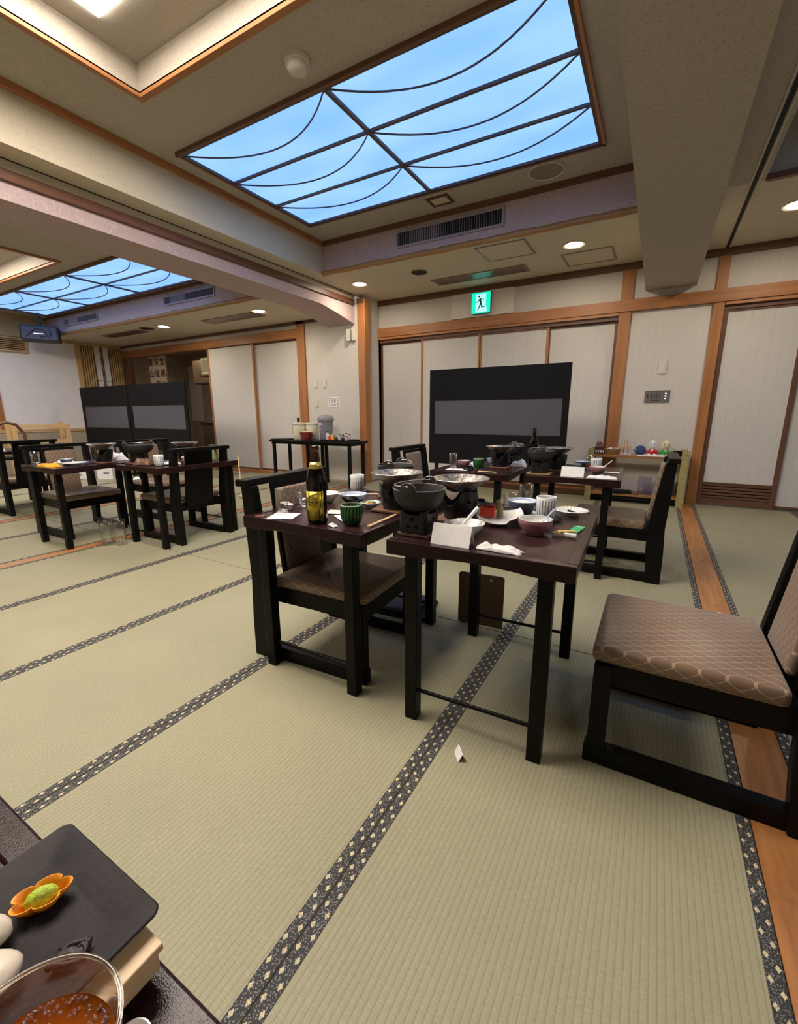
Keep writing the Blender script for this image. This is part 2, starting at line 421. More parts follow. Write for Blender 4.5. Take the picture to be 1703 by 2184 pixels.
for x0, x1, ye in ((.330, .4615, YB), (-4.02, -3.91, YL), (-5.73, -5.62, YL)):
    MB().box(x0 + .001, x1 - .001, YS, ye, -.058, .001).build('track_plank', PLANK, fl)
pl = MB().lathe([(.0001, 0), (.012, 0), (.018, .002), (.020, .0005), (.0205, 0)], 20).build('screw_plate', STEEL, fl, smooth=40, loc=(.405, 2.60 * 1.06, .0012))
# mats next to the niche floor
MB().box(XW, -7.3, YL, 7.5, -.06, -.002).build('niche_floor', PLANK, fl)

# ---- back wall, right part -------------------------------------------------
wb = MB().box(-4.1, XE, YB + .09, YB + .2, 0, 3.2).build('wall_back', WALLP); struct(wb, 'back wall papered in striped beige above and beside the sliding doors')
def wpanel(x0, x1, z0, z1, y=YB, par=wb, mat=WALLP, t=.085): return MB().box(x0, x1, y, y + t, z0, z1).build('paper_panel', mat, par)
for x0, x1 in ((-4.0, -.53), (-.40, .40), (.50, 2.3), (2.4, XE)): wpanel(x0, x1, 2.37, 2.70)
wpanel(-.40, .40, 0, 2.24)
tr = MB().box(-4.03, XE, YB - .045, YB + .085, 2.24, 2.37).build('trim_1', WX, bev=.004); struct(tr, 'long cedar lintel rail across the back wall')
for x0, x1 in ((-3.95, -.535), (.505, 2.295), (2.405, XE)): MB().box(x0, x1, YB - .032, YB - .001, 2.206, 2.239).build('lintel_lip', WX, tr)
for x0, x1 in ((-3.95, -.53), (.50, XE)): MB().box(x0, x1, YB + .0, YB + .085, 2.16, 2.205).build('door_head', DWX, tr)
tr = MB().box(-4.0, XE, YB - .03, YB + .085, 2.70, ZC).build('trim_2', DWX, bev=.004); struct(tr, 'dark cornice strip where back wall meets lower ceiling')
n = 3
for x0, x1, lab in ((-.53, -.40, 'cedar post between dark screen and wall control panel'), (.40, .50, 'cedar post beside the louvred sliding door'), (2.3, 2.4, 'cedar post past the right edge doors'), (-4.03, -3.955, 'narrow cedar jamb at left end of four sliding doors')):
    o = MB().box(x0, x1, YB - .03, YB + .085, 0, 2.24).build('trim_%d' % n, WZ, bev=.004); struct(o, lab)
    if n != 6: MB().box(x0, x1, YB - .028, YB + .085, 2.37, 2.70).build('upper_post', WZ, o)
    n += 1
bb = MB().box(-3.955, -.53, YB - .05, YB + .085, .001, .075).build('baseboard_back', DWX, bev=.003); struct(bb, 'dark wood sill under the four sliding doors')
MB().box(-3.955, -.53, YB - .025, YB + .085, .075, .09).build('sill_track', WX, bb)
# sliding doors
def sdoor(nm, x0, x1, y, z0, z1, lab, fr=.035, pull=None, frm=None, louvre=False, slim=.024):
    d = root(nm, lab); f1 = frm or DWZ
    for a, b in ((x0, x0 + fr), (x1 - fr, x1)): MB().box(a, b, y, y + .032, z0, z1).build('stile', f1, d, bev=.003)
    MB().box(x0 + fr, x1 - fr, y + .002, y + .03, z1 - slim, z1).build('top_rail', DWX, d); 
    zb = z0 + .03
    MB().box(x0 + fr, x1 - fr, y + .002, y + .03, z0, zb).build('bottom_rail', DWX, d)
    if louvre:
        MB().box(x0 + fr, x1 - fr, y + .002, y + .03, zb, z0 + .07).build('bottom_board', DWX, d)
        MB().box(x0 + fr, x1 - fr, y + .02, y + .03, z0 + .07, z0 + .25).build('louvre_back', DARKHOLE, d)
        for i in range(5): MB().box(x0 + fr, x1 - fr, y + .004, y + .018, z0 + .074 + i * .036, z0 + .101 + i * .036).build('slat', DWX, d, bev=.004)
        zb = z0 + .262
        MB().box(x0 + fr, x1 - fr, y, y + .032, zb - .018, zb).build('louvre_rail', DWX, d, bev=.003)
    MB().box(x0 + fr, x1 - fr, y + .008, y + .026, zb, z1 - slim).build('paper_panel', FUSUMA, d)
    if pull:
        MB().box(pull[0] - .028, pull[0] + .028, y + .003, y + .012, pull[1] - .035, pull[1] + .035).build('finger_pull', BLACKM, d)
    return d
DB = .09
sdoor('door_1', -3.955, -3.19, YB + .045, DB, 2.16, 'leftmost of the four papered sliding doors beside the column')
sdoor('door_2', -3.215, -2.27, YB + .01, DB, 2.16, 'second sliding door from the column, partly behind dark screen', frm=WZ)
sdoor('door_3', -2.285, -1.335, YB + .01, DB, 2.16, 'third sliding door from the column, rising behind dark screen', frm=WZ)
sdoor('door_4', -1.36, -.53, YB + .045, DB, 2.16, 'rightmost of the four sliding doors, right of the dark screen')
sdoor('door_5', .50, 1.235, YB + .01, .012, 2.16, 'sliding door with slatted wooden louvre at the bottom', louvre=True, fr=.05)
sdoor('door_6', 1.16, 2.3, YB + .05, .012, 2.16, 'papered sliding door cut by the right edge of the picture', fr=.05, frm=WZ)
sdoor('door_7', 2.4, XE, YB + .02, .012, 2.16, 'papered sliding door beyond the right edge', fr=.05, frm=WZ)
# ---- column and left part of back wall ------------------------------------
tr = MB().box(-4.015, -3.885, YL - .03, YL + .10, 0, 2.72).build('trim_7', WZ, bev=.006); struct(tr, 'square cedar column between the two rooms')
MB().box(-4.02, -3.90, YL - .033, YL + .1, 2.65, 2.72).build('cap_block', DWX, tr)
wl = MB().box(-5.12, -4.0, YL, YL + .12, 0, 2.66).build('wall_back_left', WALLP); struct(wl, 'striped wall with light switches left of the column')
MB().box(-4.06, -3.955, YL + .1, YB + .1, 0, 2.775).build('return_panel', WALLP, wl)
MB().box(-7.55, -5.07, YL, YL + .085, 2.42, ZL).build('paper_panel', WALLP, wl); MB().box(XW, -7.55, YL, YL + .085, 2.42, ZL).build('paper_panel', WALLP, wl)
MB().box(-7.6, -5.12, YL + .09, YL + .16, 0, 2.6).build('backing_panel', WALLP, wl)
tr = MB().box(XW, -5.24, YL - .04, YL + .085, 2.28, 2.42).build('trim_8', WX, bev=.004); struct(tr, 'cedar lintel rail over the far left sliding doors and niche')
tr = MB().box(-5.24, -5.07, YL - .03, YL + .085, 0, ZL).build('trim_9', WZ, bev=.004); struct(tr, 'cedar post left of the light switches')
tr = MB().box(XW, -4.6, YL - .03, YL, 2.485, ZL).build('trim_10', DWX); struct(tr, 'cornice strip over the far left sliding doors')
bb = MB().box(-7.55, -5.24, YL - .06, YL + .085, .001, .055).build('baseboard_left', WX, bev=.003); struct(bb, 'wooden sill under the far left sliding doors')
sdoor('door_8', -7.55, -6.30, YL + .005, .055, 2.28, 'left of two plain sliding doors, next to the niche opening', fr=.04, frm=WZ, slim=.012)
sdoor('door_9', -6.37, -5.24, YL + .045, .055, 2.28, 'right of two plain sliding doors, with dark finger pull', fr=.04, frm=WZ, pull=(-5.36, .97))
# ---- niche beyond the left opening ------------------------------------------
NB = M('niche_brown_wall', (.34, .26, .19), .7, var=.2, vs_=4)
wn = MB().box(XW, -7.35, 7.3, 7.4, 0, 2.7).build('wall_niche', NB); struct(wn, 'brown back wall of the service niche')
MB().box(XW - .1, XW, YL, 7.4, 0, 2.7).build('side_panel', NB, wn); MB().box(-7.45, -7.35, YL + .16, 7.4, 0, 2.7).build('side_panel', NB, wn)
MB().box(XW, -7.35, YL + .085, 7.4, 2.45, 2.55).build('niche_ceiling', NB, wn)
MB().box(XW + .05, -9.95, 7.27, 7.3, .9, 2.25).build('pale_panel', WALLP, wn)
nl = thing('niche_lamp', 'small ceiling lamp inside the service niche', 'ceiling lamp', (-8.7, 6.2, 2.45)); MB().lathe([(.0001, -.04), (.10, -.035), (.13, -.02), (.14, 0), (.0001, 0)], 24).build('shade', COVEP, nl, smooth=50)
tr = MB().box(XW + .05, -10.17, YL - .03, YL + .085, 0, 2.28).build('trim_11', DWZ); struct(tr, 'dark post at left side of the niche opening')
# ---- far left wall -----------------------------------------------------------
ww = MB().box(XW - .15, XW, YS, YL + .1, 0, 2.9).build('wall_left', OFFW); struct(ww, 'plain off-white end wall at the far left')
MB().box(XW, XW + .03, YS, YL, 2.47, ZLU).build('header_band', TAN, ww)
MB().box(XW, XW + .04, YS, 4.8, .74, .80).build('dado_rail', PALEY, ww); MB().box(XW, XW + .025, YS, 4.8, 0, .74).build('dado_panel', M('beige_dado', (.40, .34, .25), .8), ww)
MB().box(XW, XW + .05, 4.79, 4.86, 0, 2.47).build('edge_post', PALE, ww)
MB().box(XW, XW + .05, 3.36, 3.44, .8, 1.5).build('edge_post', WZ, ww)
for a, b, k in ((4.86, 5.13, 6), (5.44, 5.70, 6)):
    for i in range(k):
        y = a + (b - a) * (i + .5) / k; MB().box(XW + .005, XW + .020, y - .012, y + .012, 0, 2.47).build('slat', PALE, ww)
    MB().box(XW, XW + .006, a, b, 0, 2.47).build('slat_backing', M('slat_shadow_board', (.14, .085, .045), .7), ww)
wn1 = root('window_1', 'narrow shoji window between two groups of wooden slats')
MB().box(XW, XW + .01, 5.13, 5.44, 0, 2.47).build('paper_pane', WHITE, wn1)
for y in (5.135, 5.27, 5.30, 5.435): MB().box(XW + .008, XW + .025, y - .007, y + .007, 0, 2.47).build('bar', DWZ, wn1)
for z in (.6, 1.2, 1.78): MB().box(XW + .008, XW + .02, 5.13, 5.44, z - .006, z + .006).build('bar', DWY, wn1)
# ---- unseen walls that close the hall ---------------------------------------
o = MB().box(XE, XE + .15, YS, YB + .2, 0, 3.3).build('wall_right', WALLP); struct(o, 'striped wall on the right, outside the picture')
o = MB().box(XW, XE, YS - .15, YS, 0, 3.4).build('wall_front', WALLP); struct(o, 'striped wall behind the viewer')
# ---- ceilings ----------------------------------------------------------------
ce = root('ceiling', 'mottled taupe ceiling with recessed trays, beams and lower soffits')
CX0, CX1, CY0, CY1 = -3.2, -1.0, -.15, 2.10
def holed(nm, x0, x1, y0, y1, z, hx0, hx1, hy0, hy1, mat, t=.05):
    m = MB().box(x0, hx0, y0, y1, z, z + t).box(hx1, x1, y0, y1, z, z + t).box(hx0, hx1, y0, hy0, z, z + t).box(hx0, hx1, hy1, y1, z, z + t)
    return m.build(nm, mat, ce)
holed('upper_panel', -3.84, -.25, YS, 4.72, ZU, CX0, CX1, CY0, CY1, CEIL)
def tray(x0, x1, y0, y1, z0, z1, nm='tray_wall'):
    for a in ((x0 - .03, x0, y0 - .03, y1 + .03), (x1, x1 + .03, y0 - .03, y1 + .03), (x0, x1, y0 - .03, y0), (x0, x1, y1, y1 + .03)):
        MB().box(*a, z0 + .0505, z1).build(nm, CEIL, ce)
    MB().box(x0 - .03, x1 + .03, y0 - .03, y1 + .03, z1, z1 + .03).build('tray_top', CEIL, ce)
    for a, mt in (((x0 - .045, x0, y0 - .045, y1 + .045), WY), ((x1, x1 + .045, y0 - .045, y1 + .045), WY), ((x0, x1, y0 - .045, y0), WX), ((x0, x1, y1, y1 + .045), WX)):
        MB().box(*a, z0 - .022, z0 + .012).build('tray_trim', mt, ce, bev=.003)
tray(CX0, CX1, CY0, CY1, ZU, 3.30)
MB().box(-3.84, -.25, 4.72, 4.80, ZC + .0505, ZU + .05).build('soffit_face', MAUVE, ce)
MB().box(-4.0835, -.25, 4.72, YB + .1, ZC, ZC + .05).build('lower_panel', CEIL2, ce)
MB().box(.2, XE, 4.64, YB + .1, ZC, ZC + .05).build('lower_panel', CEIL2, ce)
MB().box(.2, .51, YS, 4.6395, ZC, ZC + .05).build('lower_panel', CEIL, ce)
MB().box(-4.0835, -3.84, YS, 4.7195, ZC, ZC + .05).build('lower_panel', CEIL2, ce)
MB().box(-3.87, -3.84, YS, 4.719, ZC + .0505, ZU - .001).build('bulkhead_face', CEIL2, ce)
holed('upper_panel', .5, XE, YS, 4.68, ZU, 1.0, 3.2, CY0, CY1, CEIL); tray(1.0, 3.2, CY0, CY1, ZU, 3.30)
MB().box(.5, XE, 4.64, 4.68, ZC + .0505, ZU + .05).build('soffit_face', CEIL, ce); MB().box(.47, .51, YS, 4.639, ZC + .0505, ZU - .001).build('bulkhead_face', CEIL, ce)
MB().box(.52, XE, 4.60, 4.645, ZC - .012, ZC + .03).build('soffit_trim', DWX, ce)
MB().box(.435, .462, YS, YB, ZC - .004, ZC + .02).build('track_slot', DARKHOLE, ce)
for x in (.418, .468): MB().box(x, x + .012, YS, YB, ZC - .008, ZC + .01).build('track_lip', CEIL2, ce)
bmm = MB().box(-.275, .222, YS, YB + .05, 2.45, 3.3).build('beam', CEIL, ce)
MB().box(-4.066, -4.050, YS, YL - .04, ZC - .002, ZC + .02).build('track_slot', DARKHOLE, ce)
# arched left beam (runs away from the viewer, haunched where it meets the wall)
prof = [(YS, 2.52), (4.93, 2.52)] + [(4.93 + .79 * t, 2.52 - .14 * (.75 * t + .25 * t * t)) for t in (.15, .3, .5, .75, 1.0)] + [(YL, 3.3), (YS, 3.3)]
MB().prism(prof, 'x', -4.6, -4.085).build('arched_beam', MAUVE, ce)
MB().box(-4.0845, -4.068, YS, YL - .03, 2.7155, ZC - .0005).build('track_cover', CEIL2, ce)
# left room ceilings
holed('upper_panel', XW, -4.55, YS, 4.37, ZLU, -8.66, -6.46, .66, 2.91, CEIL); tray(-8.66, -6.46, .66, 2.91, ZLU, 3.05)
MB().box(XW, -4.55, 4.35, 4.42, ZL + .0505, ZLU + .05).build('soffit_face', MAUVE, ce)
MB().box(XW, -4.55, 4.35, YL + .1, ZL, ZL + .05).build('lower_panel', CEIL2, ce)
# wooden ceiling trims
o = MB().box(-3.84, -3.80, YS, 4.70, ZU - .045, ZU + .01).build('trim_12', WY, bev=.003); struct(o, 'cedar strip along left edge of the raised ceiling')
o = MB().box(-3.84, -.26, 4.68, 4.725, ZU - .045, ZU + .01).build('trim_13', DWX, bev=.003); struct(o, 'dark strip above the mauve soffit with air vent')
o = MB().box(-4.082, -4.055, YS, YL - .03, 2.64, 2.715).build('trim_14', DWY, bev=.003); struct(o, 'dark brown rail along the arched beam')
def pole(nm, x0, x1, y, z, lab):
    N = 40; rr = [.030 + .0025 * math.sin(i * 2.1) + (.004 if i % 9 == 0 else 0) for i in range(N)]
    o = MB().tube([(x0 + (x1 - x0) * i / (N - 1), y, z + .002 * math.sin(i)) for i in range(N)], rr, 12).build(nm, BAMBOO, smooth=50); return struct(o, lab)
pole('trim_15', -3.84, -.27, 4.72, ZC + .012, 'round pole edging the soffit under the near air vent')
pole('trim_16', XW + .05, -4.61, 4.355, ZL + .012, 'round pole edging the far left soffit')
o = MB().box(XW, -4.61, 4.315, 4.352, ZLU - .035, ZLU).build('trim_17', DWX, bev=.003); struct(o, 'dark strip above the far left soffit')
# ---- luminous ceiling panels (each a thing with panes and mullions) ---------
FR = M('panel_frame_wood', (.075, .038, .026), .45, var=.2, vs_=20)
def skylight(label, xs, ys, z, mw_=.014):
    t = thing('luminous_ceiling_panel', label, 'ceiling light', ((xs[0] + xs[-1]) / 2, (ys[0] + ys[-1]) / 2, z))
    ox, oy = t.location.x, t.location.y
    for a, b in zip(xs[:-1], xs[1:]):
        for c, d in zip(ys[:-1], ys[1:]):
            N = 10; v = []; f = []
            for j in range(N + 1):
                for i in range(N + 1):
                    u, w_ = i / N, j / N
                    v.append((a + .006 + (b - a - .012) * u - ox, c + .006 + (d - c - .012) * w_ - oy, -.005 - .010 * math.sin(PI * w_) ** .7 * min(1, 8 * math.sin(PI * u))))
            for j in range(N):
                for i in range(N): k = j * (N + 1) + i; f.append((k, k + 1, k + N + 2, k + N + 1))
            MB().add(v, f).build('luminous_pane', SKYP, t, smooth=60)
            pts = [(a + .015 + (b - a - .03) * i / 18 - ox, c + .012 + .31 * (d - c) / .52 * (1 - (i / 9 - 1) ** 2) - oy, -.019) for i in range(19)]
            MB().tube(pts, .006, 6).build('curved_bar', FR, t, smooth=60)
    for x in xs: MB().box(x - mw_ - ox, x + mw_ - ox, ys[0] - oy - .014, ys[-1] - oy + .014, -.026, 0).build('mullion', FR, t)
    for y in ys: MB().box(xs[0] - ox - .014, xs[-1] - ox + .014, y - mw_ * .75 - oy, y + mw_ * .75 - oy, -.024, 0).build('mullion', FR, t)
    for x in (xs[0] - .022, xs[-1] + .022): MB().box(x - .010 - ox, x + .010 - ox, ys[0] - .034 - oy, ys[-1] + .034 - oy, -.03, 0).build('outer_frame', WY, t)
    for y in (ys[0] - .024, ys[-1] + .022): MB().box(xs[0] - .034 - ox, xs[-1] + .034 - ox, y - .012 - oy, y + .010 - oy, -.03, 0).build('outer_frame', DWX, t)
    return t
skylight('large blue luminous ceiling panel over the near tables', [-3.59, -2.10, -.61], [2.66, 3.18, 3.70, 4.21], ZU)
skylight('blue luminous ceiling panel in the far left room', [-9.95, -8.45, -6.95, -5.45], [3.20, 3.70, 4.20], ZLU, .008)
skylight('added blue luminous ceiling panel in the right bay, outside the picture', [.95, 2.45, 3.95], [2.66, 3.18, 3.70, 4.21], ZU)  # unseen panel added to give cool light to the right floor and wall
def lamp(label, x0, x1, y0, y1, z):
    t = thing('square_ceiling_lamp', label, 'ceiling lamp', ((x0 + x1) / 2, (y0 + y1) / 2, z)); hx, hy = (x1 - x0) / 2, (y1 - y0) / 2
    MB().box(-hx, hx, -hy, hy, -.018, -.008).build('diffuser', COVEP, t, bev=.003); MB().box(-hx * .9, hx * .9, -hy * .9, hy * .9, -.008, 0).build('base_plate', WHITE, t)
lamp('square glowing lamp in the recessed tray, top left corner', -3.02, -1.18, .07, 1.785, 3.30)
lamp('square glowing lamp in the far left room tray', -8.3, -6.85, 1.1, 2.55, 3.05)
lamp('added square glowing lamp in the unseen right bay tray', 1.8, 2.6, 1.2, 2.0, 3.30)  # unseen lamp added to brighten the floor and wall at right
# ================================================================ ceiling and wall fittings
def downlight(x, y, z, label):
    t = thing('downlight', label, 'downlight', (x, y, z), 0, 'recessed downlights in the lower ceiling')
    MB().lathe([(.078, 0), (.082, -.008), (.105, -.012), (.112, -.004), (.112, 0)], 32).build('trim_ring', M('downlight_ring', (.62, .56, .46), .4), t, smooth=40)
    MB().lathe([(.0001, -.010), (.05, -.0085), (.079, -.004), (.079, .001), (.0001, .001)], 32).build('glowing_lens', DOWNP, t, smooth=60)
downlight(-3.66, 5.26, ZC, 'round downlight nearest the cedar column')
downlight(-.94, 5.25, ZC, 'round downlight above the right end of the dark screen')
downlight(.83, 5.26, ZC, 'round downlight cut by the right edge of the picture')
downlight(-5.17, 4.86, ZL, 'round downlight just left of the arched beam')
downlight(-7.44, 4.84, ZL, 'small round downlight furthest to the left')
def round_grille(x, y, z, r, label, m1, m2, nm='ceiling_speaker'):
    t = thing(nm, label, 'ceiling speaker', (x, y, z))
    MB().lathe([(r * .9, -.002), (r * .93, -.012), (r, -.010), (r, 0), (r * .9, 0)], 40).build('rim', m1, t, smooth=40)
    MB().lathe([(.0001, -.008), (r * .5, -.0075), (r * .91, -.004), (r * .91, 0), (.0001, 0)], 40).build('mesh_cover', m2, t, smooth=40)
SPKM = M('grey_speaker_mesh', (.27, .24, .20), .7, var=.25, vs_=400)
round_grille(-1.075, 4.44, ZU, .155, 'large round speaker grille at near corner of the blue panel', SWITCH, SPKM)
round_grille(-2.74, 5.23, ZC, .10, 'dark round grille between the two downlights', M('bronze_ring', (.16, .13, .10), .4, .4), DARKHOLE)
round_grille(-7.87, 4.8, ZL, .12, 'dark oval-looking grille beside the furthest downlight', M('bronze_ring', (.16, .13, .10), .4, .4), DARKHOLE)
t = thing('smoke_detector', 'cream dome detector on the ceiling beside the blue panel', 'detector', (-2.10, 2.41, ZU))
MB().lathe([(.0001, 0), (.075, 0), (.075, -.03), (.072, -.034), (.0001, -.034)], 32).build('base', SWITCH, t, smooth=35)
MB().lathe([(.068, -.034), (.066, -.045), (.058, -.062), (.04, -.074), (.0001, -.078)], 32).build('dome', M('milky_dome', (.60, .57, .50), .3), t, smooth=40)
def frame_box(t, x0, x1, y0, y1, w_, h, mat, nm='frame'):
    for a in ((x0, x0 + w_, y0, y1), (x1 - w_, x1, y0, y1), (x0 + w_, x1 - w_, y0, y0 + w_), (x0 + w_, x1 - w_, y1 - w_, y1)): MB().box(*a, -h, 0).build(nm, mat, t)
t = thing('ceiling_hatch', 'small square hatch with brown frame below the blue panel', 'hatch', (-2.105, 4.455, ZU))
frame_box(t, -.115, .115, -.095, .095, .028, .012, DWX); MB().box(-.087, .087, -.067, .067, -.006, 0).build('lid', CEIL2, t)
HF = M('hatch_frame_metal', (.26, .22, .16), .4, .4)
for x0, x1, y0, y1, lab in ((-1.88, -1.34, 4.83, 5.31, 'access hatch in the lower ceiling beside the round pole'), (-1.12, -.59, 5.5, 5.96, 'access hatch in the lower ceiling behind the right downlight')):
    t = thing('access_hatch', lab, 'hatch', ((x0 + x1) / 2, (y0 + y1) / 2, ZC)); a, b = (x1 - x0) / 2, (y1 - y0) / 2
    frame_box(t, -a, a, -b, b, .022, .007, HF); MB().box(-a + .024, a - .024, -b + .024, b - .024, -.004, 0).build('lid', CEIL2, t)
DIFF = M('brown_diffuser', (.13, .075, .07), .3, .2)
def diffuser(x0, x1, y0, y1, z, lab):
    t = thing('slot_diffuser', lab, 'air vent', ((x0 + x1) / 2, (y0 + y1) / 2, z)); a, b = (x1 - x0) / 2, (y1 - y0) / 2
    frame_box(t, -a, a, -b, b, .025, .012, M('diffuser_frame', (.25, .17, .13), .4)); MB().box(-a + .025, a - .025, -b + .025, b - .025, -.009, 0).build('plate', DIFF, t)
    for s in (-1, 1): MB().cyl((s * (a - .09), -b + .05, -.012), .008, .003, 10).build('screw', STEEL, t)
diffuser(-2.76, -1.54, 5.60, 5.86, ZC, 'long brown air diffuser above the exit sign')
diffuser(-6.5, -5.3, 4.86, 5.12, ZL, 'long brown diffuser left of the arched beam'); diffuser(-9.3, -8.1, 4.75, 5.0, ZL, 'furthest brown diffuser near the slatted wall')
def vent(x0, x1, z0, z1, y, lab):
    t = thing('air_vent', lab, 'air vent', ((x0 + x1) / 2, y, z0)); a, h = (x1 - x0) / 2, z1 - z0
    MB().box(-a + .02, a - .02, -.004, 0, .02, h - .02).build('dark_back', DARKHOLE, t)
    for q in ((-a, a, 0, .025), (-a, a, h - .025, h)): MB().box(q[0], q[1], -.016, 0, q[2], q[3]).build('frame', GRILLE, t, bev=.002)
    for q in ((-a, -a + .025), (a - .025, a)): MB().box(q[0], q[1], -.016, 0, .025, h - .025).build('frame', GRILLE, t, bev=.002)
    N = 44
    for i in range(N):
        x = -a + .03 + (2 * a - .06) * (i + .5) / N; ang = -38 if 4 < i < 19 else 12
        MB().ob((x, -.008, h / 2), (.003, .014 if ang > 0 else .020, h - .05), (0, 0, R(ang))).build('fin', GRILLE, t)
vent(-2.765, -1.525, 2.885, 3.065, 4.72, 'wide louvred air vent in the mauve soffit over the near tables')
vent(-6.6, -5.44, 2.655, 2.79, 4.35, 'louvred air vent in the far soffit beside the arched beam')
vent(-9.67, -8.5, 2.655, 2.79, 4.35, 'pale air vent at far left end of the mauve soffit')
# exit sign
t = thing('exit_sign', 'green lit running figure exit sign on a pale plate', 'exit sign', (-2.255, YB, 2.38))
MB().box(-.445, .445, -.03, 0, .0, .32).build('back_plate', M('exit_plate', (.74, .68, .62), .55, var=.05), t)
MB().box(-.14, .14, -.075, -.03, .025, .30).build('housing', GREY, t, bev=.004)
MB().box(-.132, .132, -.080, -.0755, .033, .292).build('green_face', EXITG, t)
MB().prism([(-.075, .045), (.05, .045), (.092, .05), (.085, .09), (.072, .12), (.072, .275), (-.075, .275)], 'y', -.0815, -.0805).build('white_doorway', EXITW, t)
man = MB(); Y0, Y1 = -.0832, -.0820
def limb(p, q, w1, w2):
    d = (Vector(q) - Vector(p)).normalized(); nn = Vector((-d.y, d.x)); p = Vector(p); q = Vector(q)
    man.prism([tuple(p + nn * w1), tuple(q + nn * w2), tuple(q - nn * w2), tuple(p - nn * w1)], 'y', Y0, Y1)
man.prism(circ(-.025, .243, .013, 14), 'y', Y0, Y1)
limb((-.012, .215), (.002, .15), .016, .012); limb((-.014, .212), (-.04, .175), .006, .005); limb((-.04, .175), (-.074, .170), .005, .004)
limb((-.006, .218), (.030, .215), .006, .005); limb((.030, .215), (.046, .185), .005, .004)
limb((-.004, .155), (-.022, .105), .009, .007); limb((-.022, .105), (-.046, .066), .007, .005); limb((.006, .152), (.012, .108), .009, .007); limb((.012, .108), (.062, .110), .007, .005)
man.build('running_figure', M('exit_dark_green', (.0, .17, .10), .5), t)
for sx in (-.33, .33):
    for sz in (.09, .24): MB().cyl((0, 0, 0), .006, .003, 10).build('screw', IRONRIM, t, loc=(sx, -.03, sz), rot=(R(90), 0, 0))
# switches and notices
def switch(x, y, z, lab, w_=.07, h=.125):
    t = thing('light_switch', lab, 'light switch', (x, y, z)); MB().box(-w_ / 2, w_ / 2, -.012, 0, -h / 2, h / 2).build('plate', SWITCH, t, bev=.003)
    MB().box(-w_ * .28, w_ * .28, -.016, -.012, -h * .36, h * .36).build('rocker', SWITCH, t, bev=.002)
switch(-4.885, YL, 1.545, 'left of the two upper switches beside the cedar post'); switch(-4.70, YL, 1.545, 'right of the two upper switches beside the cedar post')
switch(-4.88, YL, 1.24, 'lower switch under the pair, left of the notice')
switch(-.01, YB, 1.595, 'blank cream plate above the wall control panel', .085, .15)
t = thing('wall_notice', 'small white notice with black marks right of the lower switch', 'notice', (-4.53, YL, 1.255))
MB().box(-.125, .125, -.004, 0, -.078, .078).build('sheet', WHITE, t)
mk = MB()
for i in range(5):
    for sx in (-.09, .09): mk.ob((sx + random.uniform(-.008, .008), -.0045, .052 - i * .026), (.013, .001, .015), (0, random.uniform(-.5, .5), 0))
for i in range(4):
    mk.ob((-.036 + i * .023, -.0045, .014), (.008, .001, .05), (0, random.uniform(-.3, .3), 0)); mk.ob((-.036 + i * .023, -.0045, .047), (.011, .001, .010))
mk.ob((0, -.0045, -.045), (.09, .001, .006)); mk.build('printed_marks', INK, t)
t = thing('control_panel', 'silver wall control panel with three small white lights', 'control panel', (-.03, YB, 1.26))
MB().box(-.13, .13, -.012, 0, -.07, .07).build('plate', SILVERP, t, bev=.003)
for i in range(4): MB().box(-.06 + i * .028, -.054 + i * .028, -.014, -.012, -.028, .03).build('slider_slot', DARKHOLE, t)
MB().box(-.105, -.094, -.018, -.012, -.012, .022).build('key_switch', INK, t); MB().box(-.06, .03, -.0135, -.012, -.052, -.046).build('printed_line', INK, t); MB().box(-.08, .05, -.0135, -.012, .048, .052).build('printed_line', INK, t)
for z in (.03, .003, -.024): MB().box(.078, .094, -.016, -.012, z - .008, z + .006).build('indicator', LEDW, t)
t = thing('wall_sensor', 'pale grey twin sensor box near the top of the column', 'sensor', (-4.135, YL, 2.23))
MB().box(-.078, -.02, -.06, 0, -.085, .085).build('left_case', SWITCH, t, bev=.006); MB().box(.012, .07, -.035, 0, -.085, .085).build('right_case', SWITCH, t, bev=.006); MB().box(-.02, .012, -.03, 0, -.07, .07).build('bracket', GREY, t)
# speaker and left wall vent
t = thing('wall_speaker', 'dark blue-grey loudspeaker hanging from the far left ceiling', 'loudspeaker', (-9.85, 4.02, 2.36), 58); t.scale = (1.0, 1.0, 1.02)
SPB = M('speaker_black', (.02, .02, .026), .5)
MB().ob((0, 0, .13), (.56, .22, .25), (R(-8), 0, 0)).build('cabinet', SPB, t, bev=.015)
MB().prism([(-.25, .03), (.25, .03), (.25, .235), (-.25, .235)], 'y', -.128, -.112).build('front_grille', M('speaker_cloth', (.10, .105, .15), .7, var=.3, vs_=300), t, bev=.004)
MB().tube([(-.2, -.14, .06), (-.05, -.142, .20), (.08, -.14, .19), (.12, -.138, .10), (.0, -.138, .06)], .006, 6).build('moulded_ridge', SPB, t); MB().tube([(.13, -.138, .06), (.17, -.138, .13), (.14, -.138, .21)], .005, 6).build('moulded_ridge', SPB, t)
MB().box(-.08, .06, -.133, -.129, .115, .13).build('maker_badge', M('silver_badge', (.75, .75, .78), .3, .5), t)
MB().tube([(0, .0, .25), (0, .02, .40), (0, .02, .52)], .022, 10).build('bracket', SPB, t); MB().box(-.07, .07, -.05, .09, .50, .51).build('ceiling_plate', SPB, t)
t = thing('wooden_wall_vent', 'wood framed slatted vent at top of the white wall', 'vent', (XW + .002, 3.63, 2.33))
MB().box(0, .012, -.36, .33, -.12, .12).build('dark_back', M('vent_shadow_board', (.10, .055, .03), .7), t)
for z0, z1 in ((-.13, -.10), (.10, .13)): MB().box(0, .05, -.38, .35, z0, z1).build('frame', PALEY, t)
for y0, y1 in ((.32, .35), (-.38, -.35)): MB().box(0, .05, y0, y1, -.10, .10).build('frame', PALE, t)
